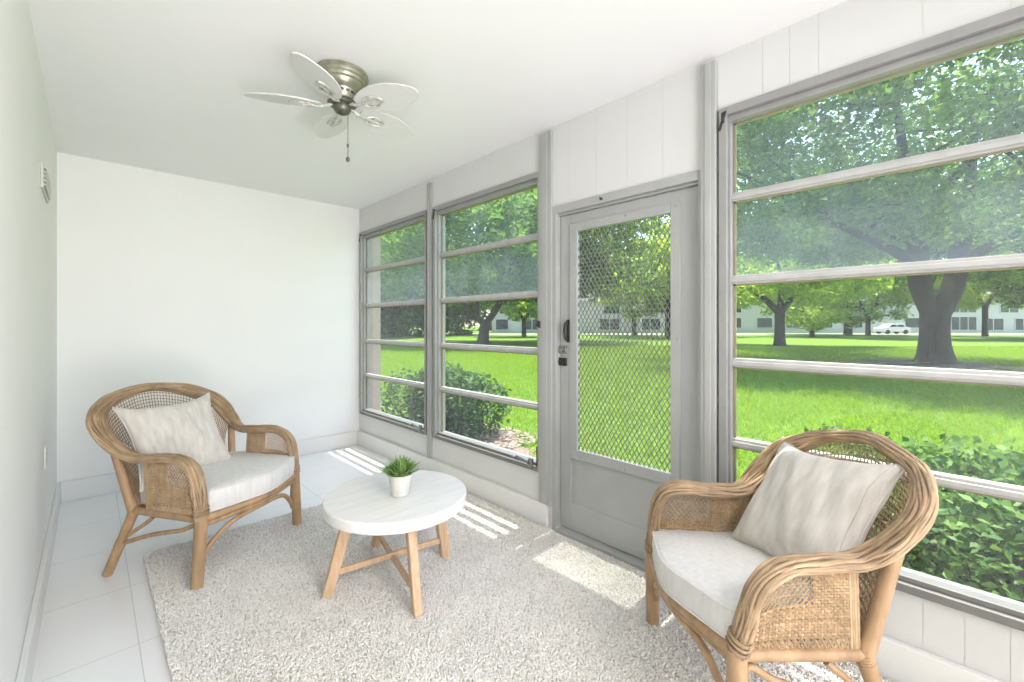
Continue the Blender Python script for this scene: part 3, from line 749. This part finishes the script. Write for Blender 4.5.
# ------------------------------------------------------------------ ceiling fan
FX, FY = .888, 2.117; ZBl = 2.335
fan = thing('ceiling_fan', 'flush ceiling fan with five white oval blades and pewter motor', 'ceiling fan', (FX, FY, ZC))
b = MB(); b.lathe([(.112, 0), (.122, -.006), (.124, -.018), (.118, -.024), (.116, -.036), (.110, -.042), (.107, -.054), (.099, -.060), (.095, -.072), (.088, -.080), (.080, -.088), (.070, -.092)], 48)
b.build('motor_housing', M['pewter'], fan, smooth=30)
b = MB(); b.lathe([(.070, -.090), (.068, -.098), (.060, -.118), (.058, -.132), (.052, -.138)], 40)
for k in range(16):
    a = 2*PI*k/16; b.box((-.006, -.008, -.004), (.004, .008, .004), 1, Matrix.Translation((.0655*math.cos(a), .0655*math.sin(a), -.106)) @ Matrix.Rotation(a, 4, 'Z'))
b.build('vented_collar', [M['pewter'], M['darkpewter']], fan, smooth=30)
b = MB(); b.lathe([(.050, -.136), (.066, -.142), (.069, -.150), (.062, -.158), (.050, -.160)], 40); b.build('flywheel', M['darkpewter'], fan, smooth=30)
b = MB(); b.lathe([(.040, -.158), (.043, -.165), (.040, -.180), (.033, -.192), (.020, -.199), (.009, -.204), (.004, -.206)], 32); b.build('switch_cup', M['darkpewter'], fan, smooth=40)
for k in range(5):
    a = math.radians(8+72*k); Mz = Matrix.Rotation(a, 4, 'Z') @ Matrix.Translation((0, 0, ZBl-ZC)) @ Matrix.Rotation(math.radians(-13), 4, 'X')
    b = MB(); L0, L1, hw = .092, .425, .086; nb = 40; top = []
    for i in range(nb+1):
        t = i/nb; x = L0+(L1-L0)*t
        wdt = hw*(math.sin(PI*min(1, (t*.92+.06)))**.62)*(1.0 if t < .5 else 1.0)
        top.append((x, wdt))
    up = [tuple(Mz @ Vector((x, w_, .003))) for x, w_ in top]+[tuple(Mz @ Vector((x, -w_, .003))) for x, w_ in top[::-1]]
    dn = [tuple(Mz @ Vector((x, w_, -.003))) for x, w_ in top]+[tuple(Mz @ Vector((x, -w_, -.003))) for x, w_ in top[::-1]]
    n_ = len(up); b.add(up+dn, [tuple(range(n_-1, -1, -1)), tuple(range(n_, 2*n_))]+[(i, (i+1) % n_, n_+(i+1) % n_, n_+i) for i in range(n_)])
    bl = b.build('blade', M['blade'], fan, smooth=30)
    b = MB()
    def tp(*p): return tuple(Mz @ Vector(p))
    b.tube([tp(.045, 0, .012), tp(.085, 0, -.006), tp(.125, 0, -.010)], [.010, .008, .008], 8)
    b.tube([tp(.125, 0, -.009), tp(.15, .028, -.006), tp(.19, .034, -.006), tp(.225, .014, -.006), tp(.235, 0, -.006)], .006, 6)
    b.tube([tp(.125, 0, -.009), tp(.15, -.028, -.006), tp(.19, -.034, -.006), tp(.225, -.014, -.006), tp(.235, 0, -.006)], .006, 6)
    b.tube([tp(.125, 0, -.008), tp(.235, 0, -.006)], .006, 6)
    for sx_, sy_ in ((.165, .018), (.165, -.018), (.215, 0)): b.lathe([(.006, -.006), (.005, -.001)], 10, tuple(Mz @ Vector((sx_, sy_, -.003))))
    b.build('blade_arm', M['bladearm'], bl)
b = MB(); px_, py_ = .02, -.02
b.tube([(px_, py_, -.195), (px_, py_, -.415)], .0016, 6); b.tube([(px_, py_, -.345), (px_, py_, -.35), (px_, py_, -.358), (px_, py_, -.364)], [.003, .006, .006, .003], 8)
b.lathe([(.002, -.408), (.008, -.414), (.010, -.422), (.007, -.431), (.002, -.434)], 12, (px_, py_, 0)); b.build('pull_chain', M['darkpewter'], fan)

# ------------------------------------------------------------------ outside: house edge
G = -.10
sbox('exterior_wall', (2.17, 4.485, G), (2.31, 4.75, 2.46), M['stucco'])
b = MB(); b.box((XW+.001, YB-.1, 2.42), (2.268, YF+.4, 2.5)); b.box((2.262, YB-.1, 2.40), (2.285, YF+.4, 2.64)); b.build('roof_eave', M['soffit'], smooth=0, kind='structure')
sbox('exterior_footing', (XW+.061, YB-.1, G-.1), (2.16, YF+.1, -.001), M['stucco'])

def ground(name, x0, x1, y0, y1, z, m, nx=2, ny=2):
    b = MB(); b.grid([[(x0+(x1-x0)*i/nx, y0+(y1-y0)*j/ny, z) for i in range(nx+1)] for j in range(ny+1)]); return b.build(name, m, smooth=0, kind='structure')
ground('lawn', 2.1, 260, -140, 260, G, M['lawn'])
sb = MB(); rows = []
for i in range(60):
    y = -2.5+i*.13; e = (2.55 if y < 2 else 2.55+1.3*min(1, max(0, y-2.3)/1.5))+.12*math.sin(i*.9)+.07*math.sin(i*2.3)
    rows.append([(2.15, y, G+.012), (2.35, y, G+.025), (e-.15, y, G+.025), (e, y, G+.002)])
sb.grid(rows); sb.build('planting_bed', M['mulch'], smooth=60, kind='structure')
n_ = 2600; cx_ = rng.uniform(2.2, 3.9, n_); cy_ = rng.uniform(3.4, 5.0, n_); s_ = rng.uniform(.008, .028, n_); ang = rng.uniform(0, 6.28, n_)
V = np.zeros((n_, 4, 3)); 
for k, (ux, uy) in enumerate(((-1, -.4), (1, -.4), (1, .4), (-1, .4))):
    V[:, k, 0] = cx_+s_*(ux*np.cos(ang)-uy*np.sin(ang)); V[:, k, 1] = cy_+s_*(ux*np.sin(ang)+uy*np.cos(ang)); V[:, k, 2] = G+.035+rng.uniform(0, .014, n_)
mc = raw('mulch_chips', V.reshape(-1, 3), np.arange(n_*4).reshape(-1, 4), M['chip'], kind='stuff'); tag(mc, 'pale pinkish mulch chips in the bed under the middle window', 'mulch')

# road along the far buildings (its line runs square to the view)
def dirpt(px_, D, z=0.0): 
    p = CAM+((px_-CX)/FPX*RV+FV)*D; return np.array([p[0], p[1], z])
def strip(name, Da, Db, half, z, m):
    a = FV*Da; c = FV*Db; b = MB()
    b.add([tuple(a-RV*half+np.array([0, 0, z])), tuple(a+RV*half+np.array([0, 0, z])), tuple(c+RV*half+np.array([0, 0, z])), tuple(c-RV*half+np.array([0, 0, z]))], [(0, 1, 2, 3)])
    return b.build(name, m, smooth=0, kind='structure')
strip('road', 62, 69, 120, G+.02, M['concrete'])

# grass blades on the near lawn
nb = 330000
D = 3.2+rng.uniform(0, 1, nb)**.8*24; pxs = rng.uniform(330, 1130, nb)
P = CAM[None]+(((pxs-CX)/FPX)[:, None]*RV[None]+FV[None])*D[:, None]
bx, by = P[:, 0], P[:, 1]
edge = np.where(by < 2, 2.55, 2.55+1.3*np.clip((by-2.3)/1.5, 0, 1))
ok = (bx > edge-.15*rng.uniform(0, 1, nb)) & (np.hypot(bx-20.8, by-.7) > 1.6)
bx, by, D = bx[ok], by[ok], D[ok]; nb = len(bx)
h = rng.uniform(.03, .085, nb)*(.8+.03*D); a = rng.uniform(0, 6.28, nb); wd = rng.uniform(.0035, .007, nb)*(.7+.11*D); lx = rng.normal(0, .05, nb)*(.8+.03*D); ly = rng.normal(0, .05, nb)*(.8+.03*D)
V = np.zeros((nb, 3, 3))
V[:, 0] = np.stack([bx-wd*np.cos(a), by-wd*np.sin(a), np.full(nb, G)], 1); V[:, 1] = np.stack([bx+wd*np.cos(a), by+wd*np.sin(a), np.full(nb, G)], 1); V[:, 2] = np.stack([bx+lx, by+ly, G+h], 1)
gr = raw('grass', V.reshape(-1, 3), np.arange(nb*3).reshape(-1, 3), M['grass'], kind='stuff'); tag(gr, 'bright green grass blades of the lawn outside the windows', 'grass')

# ------------------------------------------------------------------ plants outside
def leaves(C_, size, aspect=.5, updir=.35, fold=.15, seed=0):
    """diamond leaves with a slight fold; C_ centres (n,3)"""
    g = np.random.default_rng(seed); n = len(C_); s = size*g.uniform(.65, 1.3, n)[:, None]
    d = g.normal(0, 1, (n, 3)); d[:, 2] *= .6; d /= np.linalg.norm(d, axis=1)[:, None]
    nn = g.normal(0, 1, (n, 3)); nn[:, 2] += updir*3; nn -= d*(nn*d).sum(1)[:, None]; nn /= np.linalg.norm(nn, axis=1)[:, None]
    sd = np.cross(d, nn); V = np.zeros((n, 4, 3))
    V[:, 0] = C_-d*s*.5; V[:, 1] = C_+sd*s*aspect*.5+nn*s*fold*.5+d*s*.05; V[:, 2] = C_+d*s*.5; V[:, 3] = C_-sd*s*aspect*.5+nn*s*fold*.5+d*s*.05
    return V.reshape(-1, 3), np.arange(n*4).reshape(-1, 4)

def bush(name, label, cat, loc, blobs, nleaf, size, m, seed, group=None, lightleaf=None):
    root = thing(name, label, cat, loc, 0, group); g = np.random.default_rng(seed)
    pts = []; wsum = sum(b_[3]*b_[4] for b_ in blobs)
    for (x, y, z, rx, rz_) in blobs:
        n = int(nleaf*rx*rz_/wsum); d = g.normal(0, 1, (n, 3)); d /= np.linalg.norm(d, axis=1)[:, None]
        rr = (.62+.42*g.uniform(0, 1, n)**.8)*(1+.10*np.sin(d[:, 0]*7+x*9)*np.sin(d[:, 2]*6+y*7)*1.0)
        p = np.stack([x+d[:, 0]*rx*rr, y+d[:, 1]*rx*rr, z+d[:, 2]*rz_*rr], 1); pts.append(p[p[:, 2] > .02])
    C_ = np.concatenate(pts); V, F = leaves(C_, size, .55, .35, .15, seed); raw('foliage', V, F, m, root)
    b = MB()
    for (x, y, z, rx, rz_) in blobs:
        for k in range(9):
            d = g.normal(0, 1, 3); d /= np.linalg.norm(d); e = (x+d[0]*rx*.8, y+d[1]*rx*.8, z+abs(d[2])*rz_*.8)
            b.tube([(x+d[0]*.08, y+d[1]*.08, 0), (x*.6+e[0]*.4, y*.6+e[1]*.4, e[2]*.5), e], [.012, .009, .004], 5)
    b.build('stem', M['stem'], root)
    return root
bush('round_shrub', 'rounded green shrub outside the two left windows', 'shrub', (3.17, 4.36, G), [(0, 0, .42, .52, .42), (-.28, .38, .40, .50, .40), (.22, -.22, .38, .42, .38), (.2, .4, .46, .5, .42), (-.1, .1, .55, .4, .33)], 7600, .062, M['bushleaf'], 3)
bl_ = []
gh = random.Random(9)
for k in range(11):
    y = -1.75+k*.21; bl_ += [(-.22+gh.uniform(-.05, .05), y, .34, .30, .36), (.18+gh.uniform(-.06, .06), y+.05, .40+gh.uniform(-.03, .05), .36, .40)]
bush('hedge', 'leafy green hedge outside the window behind the near armchair', 'hedge', (2.80, 0, G), bl_, 40000, .047, M['hedgeleaf'], 5)
for k, (x, y, lab) in enumerate(((2.30, .20, 'clump of strap leaves at the hedge foot nearest the armchair'), (2.31, .02, 'clump of strap leaves at the hedge foot farther along the sill'))):
    root = thing('strap_leaf_plant', lab, 'plant', (x, y, G)); V = []; F = []; gg = random.Random(20+k)
    for i in range(9):
        a = gg.uniform(0, 6.28); ln = gg.uniform(.4, .62); d = Vector((math.cos(a)*.35, math.sin(a), 0)); sd = Vector((-math.sin(a), math.cos(a), 0)); bse = len(V)
        for j in range(7):
            t = j/6; q = d*(.05+ln*.45*t*t)+Vector((0, 0, ln*(t-.22*t*t))); wd_ = .013*(1-t**3)+.001; V += [tuple(q-sd*wd_), tuple(q+sd*wd_)]
        for j in range(6): F.append((bse+2*j, bse+2*j+1, bse+2*j+3, bse+2*j+2))
    raw('leaves', V, F, M['strap'], root, smooth=True)

def tree(name, label, loc, trunk, limbs, cen, rad, ncl, nper, rcl, size, m, seed, group=None, bark='bark', flat=.25):
    """trunk: list of (dx,dy,z,r); limbs: list of polylines with radii; crown of leaf clusters in a flat-bottomed ellipsoid"""
    root = thing(name, label, 'tree', loc, 0, group); g = np.random.default_rng(seed)
    b = MB(); tp_ = crom(trunk, 5); b.tube(tp_[:, :3], tp_[:, 3], 14)
    b.build('trunk', M[bark], root)
    lb = MB(); ends = []
    for L_ in limbs:
        q = crom(L_, 5); lb.tube(q[:, :3], q[:, 3], 9); ends.append(np.array(L_[-1][:3])); ends.append(np.array(L_[len(L_)//2][:3]))
    d = g.normal(0, 1, (ncl, 3)); d /= np.linalg.norm(d, axis=1)[:, None]; rr = g.uniform(.25, 1, ncl)**.45
    c = d*rr[:, None]; c[:, 2] = np.where(c[:, 2] < -flat, -flat+(c[:, 2]+flat)*.25, c[:, 2])
    c = np.array(cen)+c*np.array(rad)
    for k in range(min(ncl, 60)):
        e = min(ends, key=lambda p: np.linalg.norm(p-c[k])); t = c[k]; mdl = e*.5+t*.5+np.array([0, 0, .06*np.linalg.norm(t-e)]); r0 = trunk[-1][3]*.16
        lb.tube(crom([np.r_[e, r0], np.r_[mdl, r0*.6], np.r_[t, r0*.2]], 4)[:, :3], np.linspace(r0, r0*.2, 9), 5)
    if lb.n: lb.build('branches', M[bark], root)
    P_ = []
    for k in range(ncl):
        q = g.normal(0, 1, (nper, 3)); q /= np.linalg.norm(q, axis=1)[:, None]; q *= (g.uniform(0, 1, nper)**.5)[:, None]
        q *= np.array([rcl, rcl, rcl*.55]); P_.append(c[k]+q)
    V, F = leaves(np.concatenate(P_), size, .6, .3, .2, seed); raw('crown', V, F, m, root)
    return root

# the big oak right of the door
def limb(p, *q): return [p]+list(q)
oak = [(0, 0, -.05, .72), (0, 0, .22, .52), (0, .02, .8, .41), (0, 0, 1.5, .38), (0, 0, 2.1, .44)]
rvx, rvy = RV[0], RV[1]
def rel(r_, z, f=0.0, rad_=.2): return (r_*RV[0]+f*FV[0], r_*RV[1]+f*FV[1], z, rad_)
tree('oak_tree', 'large spreading oak with a forked trunk outside the right window', (20.8*.985, .7*.985, G), oak,
     [[rel(-.12, 1.6, 0, .25), rel(-.72, 2.9, -.2, .30), rel(-1.1, 4.6, -.5, .24), rel(-1.9, 6.2, -1, .16), rel(-2.6, 8, -1.5, .09)],
      [rel(.12, 1.6, 0, .27), rel(.75, 2.9, .1, .31), rel(1.2, 4.6, .3, .25), rel(1.7, 6.4, .5, .16), rel(2.2, 8.4, .8, .09)],
      [rel(-.6, 3.2, -.2, .2), rel(-1.8, 3.7, -.6, .16), rel(-3.4, 4.1, -1.2, .11), rel(-5.2, 4.5, -2, .07)],
      [rel(.7, 3.4, .1, .2), rel(2.0, 4.2, -.3, .15), rel(3.6, 5.2, -.8, .10), rel(5.2, 5.8, -1.3, .06)],
      [rel(-1, 4.4, -.5, .16), rel(-1.6, 5.4, -2, .13), rel(-2.2, 6.0, -3.8, .09), rel(-2.4, 6.2, -5.2, .05)],
      [rel(.9, 4, .2, .16), rel(1.2, 5.2, -1.6, .12), rel(1.5, 5.8, -3.4, .08), rel(1.8, 6, -5, .05)],
      [rel(-.8, 4, -.3, .13), rel(-2.4, 5.6, 1.5, .10), rel(-4.6, 6.6, 2.5, .06)]],
     (-1.0, 0, 6.9), (8.4, 8.2, 5.2), 440, 215, 1.1, .175, M['oakleaf'], 21, flat=.40)
# young tree left of it
tree('young_tree', 'smaller tree with a thin trunk left of the large oak', (30.9, 8.0, G),
     [(0, 0, -.05, .46), (0, 0, .3, .34), (0, 0, 1.2, .29), (0, 0, 2.3, .28)],
     [[rel(0, 2.1, 0, .22), rel(-1.2, 3.2, 0, .16), rel(-2.6, 4.0, 0, .1), rel(-4, 4.6, 0, .05)], [rel(0, 2.1, 0, .22), rel(1.0, 3.3, 0, .16), rel(2.4, 4.3, 0, .1), rel(4, 5.0, 0, .05)], [rel(0, 2.1, 0, .2), rel(.1, 4, 0, .14), rel(-.3, 6, 0, .07)]],
     (0, 0, 6.0), (6.3, 6.3, 4.2), 150, 85, 1.2, .34, M['brightleaf'], 22, flat=.62)
# tree in the middle window
tree('oak_tree', 'oak with a leaning forked trunk outside the middle window', (20.4, 24.0, G),
     [(-.1, 0, -.05, .60), (-.1, 0, .3, .44), (0, 0, 1.0, .35), (.1, 0, 1.6, .36)],
     [[rel(0, 1.4, 0, .24), rel(-1.3, 2.7, 0, .22), rel(-2.4, 4.0, -.4, .2), rel(-4, 5.4, -.8, .12), rel(-5.4, 6.4, -1, .06)],
      [rel(.1, 1.4, 0, .26), rel(1.0, 2.8, 0, .24), rel(1.6, 4.6, -.3, .22), rel(2.6, 6.6, -.6, .13), rel(3.2, 8.5, -.8, .07)],
      [rel(1.2, 3.8, -.1, .2), rel(2.8, 5.0, -.8, .15), rel(5, 6.0, -1.8, .08)], [rel(-.6, 2.2, 0, .2), rel(-.4, 4.6, -.6, .16), rel(-.2, 7, -1.6, .08)], [rel(-1.6, 3.2, 0, .18), rel(-3.8, 4.0, 0, .1), rel(-6, 4.2, 0, .06)]],
     (0, 0, 7.4), (8.6, 8.6, 5.9), 300, 120, 1.35, .34, M['oakleaf'], 23, flat=.62)

def ftree(label, px_, D_, H, rc, m, seed, zb=2.0, ncl=70, nper=90, size=.55, group=None, low=0):
    p = dirpt(px_, D_); tr = .018*H+.1
    tree('tree', label, (p[0], p[1], G), [(0, 0, -.05, tr*1.5), (0, 0, .4, tr*1.1), (0, 0, zb+.4, tr)],
         [[rel(0, zb, 0, tr*.8), rel(-.8, zb+1.4, 0, tr*.6), rel(-1.6, zb+3, 0, tr*.3)], [rel(0, zb, 0, tr*.8), rel(.9, zb+1.5, 0, tr*.6), rel(1.5, zb+3.2, 0, tr*.3)]],
         (0, 0, (zb+H)/2+.3), (rc, rc, (H-zb)/2+.6+.1*H*low), ncl, nper, rc*.24, size, m, seed, group=group, flat=.75+.2*low)
ftree('broad dark tree seen through the left part of the door grille', 572, 34, 13, 6.8, M['oakleaf'], 31, 3.0, 120, 110, .42)
ftree('leafy tree farther right seen through the door grille', 668, 46, 11, 6, M['brightleaf'], 32, 3.6, 80, 90, .5)
ftree('dark dense tree in the left window behind the shrub', 398, 52, 12, 7.5, M['darkleaf'], 33, .6, 130, 110, .55, low=1)
ftree('tall dark tree at the left edge of the left window', 352, 46, 15, 8, M['oakleaf'], 34, 1.0, 130, 110, .55, low=1)
ftree('dark tree between the left and middle windows', 438, 60, 14, 8, M['darkleaf'], 35, .6, 130, 110, .6, low=1)
ftree('bright young tree standing far left in the right window', 716, 52, 9, 5, M['brightleaf'], 36, 3.0, 90, 110, .42)
ftree('bright green tree behind the thin trunked tree', 812, 50, 8, 5.0, M['brightleaf'], 37, 1.3, 100, 70, .42, low=1)
ftree('bright green tree between the two trunks in the right window', 868, 56, 9, 5.6, M['brightleaf'], 38, 2.4, 100, 70, .42, low=1)
ftree('bright green tree right of the large oak trunk', 985, 52, 9, 5.4, M['brightleaf'], 39, 3.4, 90, 110, .42)
ftree('leafy tree far right beyond the large oak', 1060, 44, 11, 6, M['oakleaf'], 40, 3.2, 90, 90, .5)
ftree('bright tree before the white building in the middle window', 524, 50, 8, 4.6, M['brightleaf'], 41, 1.9, 80, 100, .45)
ftree('bright tree in the middle of the door grille view', 634, 56, 10, 5.2, M['brightleaf'], 42, 2.2, 80, 100, .45)
ftree('tall bright tree behind the left limb of the large oak', 848, 60, 20, 9, M['brightleaf'], 43, 3.6, 140, 120, .55)
ftree('tall leafy tree behind the right limb of the large oak', 925, 44, 18, 7, M['oakleaf'], 44, 4.8, 120, 120, .42)
ftree('tall bright tree at the right edge behind the large oak', 1046, 40, 16, 6.5, M['brightleaf'], 45, 4.6, 120, 120, .42)
kinds = 'tall tree in the green row behind the far white buildings'
for k in range(17):
    px_ = 345+k*49; ftree(kinds, px_, 114+6*math.sin(k*2.1), 20+3*math.sin(k*1.7), 10.5, M['oakleaf'] if k % 3 else M['darkleaf'], 50+k, .3, 80, 80, 1.1, low=1, group='tree row behind the far buildings')

# mulch ring round the big oak
b = MB(); rows = []
for i, (rr_, z) in enumerate(((.3, .10), (1.0, .075), (1.9, .04), (2.7, .002))):
    rows.append([(20.8*.985+rr_*(1+.12*math.sin(3*a+i))*math.cos(a), .7*.985+rr_*(1+.12*math.sin(2*a))*1.15*math.sin(a), G+z+.01) for a in np.linspace(0, 2*PI, 49)])
b.grid(rows); o = b.build('mulch_ring', M['dirt'], smooth=60, kind='structure')

# ------------------------------------------------------------------ far buildings and car
def building(label, pxa, pxb, D_, H, wins, doorpx=None, gable=None):
    a = dirpt(pxa, D_, G); c = dirpt(pxb, D_, G); Lw = np.linalg.norm(c-a)
    root = thing('apartment_building', label, 'building', tuple(a)); ang = math.atan2(c[1]-a[1], c[0]-a[0]); root.rotation_euler = (0, 0, ang)
    dep = 9.0; s = Lw/(pxb-pxa)
    b = MB(); b.box((0, 0, 0), (Lw, dep, H)); b.build('wall', M['bwhite'], root, smooth=0)
    b = MB(); o_ = .6
    b.add([(-o_, -o_, H), (Lw+o_, -o_, H), (Lw+o_, dep+o_, H), (-o_, dep+o_, H), (2, dep/2, H+2.2), (Lw-2, dep/2, H+2.2)], [(0, 1, 5, 4), (1, 2, 5), (2, 3, 4, 5), (3, 0, 4), (0, 3, 2, 1)]); b.build('roof', M['broof'], root, smooth=0)
    for (x0, x1, z0, z1) in wins:
        q = MB(); X0, X1 = (x0-pxa)*s, (x1-pxa)*s
        q.box((X0-.12, -.10, z0-.12), (X1+.12, .0, z0)); q.box((X0-.12, -.10, z1), (X1+.12, .0, z1+.12)); q.box((X0-.12, -.10, z0), (X0, 0, z1)); q.box((X1, -.10, z0), (X1+.12, 0, z1))
        nm = max(1, int((X1-X0)/1.4))
        for k in range(1, nm): xx = X0+(X1-X0)*k/nm; q.box((xx-.06, -.10, z0), (xx+.06, 0, z1))
        f = q.build('window', M['bframe'], root, smooth=0)
        q = MB(); q.box((X0, -.05, z0), (X1, -.01, z1)); q.build('pane', M['bglass'], f, smooth=0)
    if doorpx:
        q = MB(); X0, X1 = (doorpx[0]-pxa)*s, (doorpx[1]-pxa)*s; q.box((X0, -.14, 0), (X1, 0, 2.5)); q.box((X0+.15, -.17, .15), (X1-.15, -.14, 2.3)); q.build('door', M['bframe'], root, smooth=0)
    if gable:
        q = MB(); X0, X1 = (gable[0]-pxa)*s, (gable[1]-pxa)*s
        q.add([(X0, -1.2, 2.9), (X1, -1.2, 2.9), ((X0+X1)/2, -1.2, 5.2), (X0, 0, 2.9), (X1, 0, 2.9), ((X0+X1)/2, 0, 5.2)], [(0, 1, 2), (3, 5, 4), (0, 2, 5, 3), (1, 4, 5, 2), (0, 3, 4, 1)])
        for xx in (X0+.15, X1-.15): q.box((xx-.12, -1.15, 0), (xx+.12, -.9, 2.9))
        q.build('entrance_porch', M['bframe'], root, smooth=0)
    return root
building('long white building seen through the door grille and middle window', 492, 700, 74, 5.4,
         [(496, 508, .6, 2.3), (523, 541, .6, 2.3), (556, 574, .6, 2.4), (600, 619, .6, 2.4), (640, 660, .6, 2.4), (672, 690, .6, 2.4), (500, 512, 3.3, 4.7), (604, 619, 3.3, 4.7), (650, 668, 3.3, 4.7)], (510.5, 520.5), (620, 640))
building('long white building seen through the right window behind the oak', 726, 1080, 78, 5.6,
         [(727, 741, .9, 2.6), (757, 772, .9, 2.6), (786, 800, .9, 2.6), (815, 832, .9, 2.6), (846, 862, .9, 2.6), (905, 920, .9, 2.6), (951, 976, .5, 2.8), (983, 1003, .5, 2.5), (1015, 1040, .5, 2.5), (727, 741, 3.6, 4.9), (786, 800, 3.6, 4.9), (846, 862, 3.6, 4.9), (951, 976, 3.6, 4.9), (1000, 1018, 3.6, 4.9)])
p = dirpt(892, 66.0, G+.02)
car = thing('car', 'white car parked before the far building between the tree trunks', 'car', tuple(p)); car.rotation_euler = (0, 0, math.atan2(RV[1], RV[0]))
b = MB(); prof = [(-2.15, .35), (-2.15, .85), (-1.9, 1.0), (-1.35, 1.05), (-.75, 1.5), (.9, 1.52), (1.45, 1.08), (2.0, .95), (2.18, .75), (2.15, .35)]
n_ = len(prof); b.add([(x, -.85, z) for x, z in prof]+[(x, .85, z) for x, z in prof], [tuple(range(n_)), tuple(range(2*n_-1, n_-1, -1))]+[(i, n_+i, n_+(i+1) % n_, (i+1) % n_) for i in range(n_)])
b.build('body', M['carpaint'], car, smooth=20, bevel=.05)
for x0, x1, x2, x3 in ((-1.2, -.72, -.05, -.05), (.05, .05, .85, 1.25)):
    b = MB(); b.add([(x0, -.865, 1.06), (x1, -.865, 1.42), (x2, -.865, 1.42), (x3, -.865, 1.06), (x0, -.80, 1.06), (x1, -.80, 1.42), (x2, -.80, 1.42), (x3, -.80, 1.06)], [(0, 3, 2, 1), (4, 5, 6, 7), (0, 1, 5, 4), (1, 2, 6, 5), (2, 3, 7, 6), (3, 0, 4, 7)]); b.build('window', M['bglass'], car, smooth=0)
for x in (-1.35, 1.35):
    for y in (-.78, .78):
        b = MB(); b.tube([(x, y-.1, .33), (x, y+.1, .33)], .33, 20); b.build('wheel', M['tyre'], car)
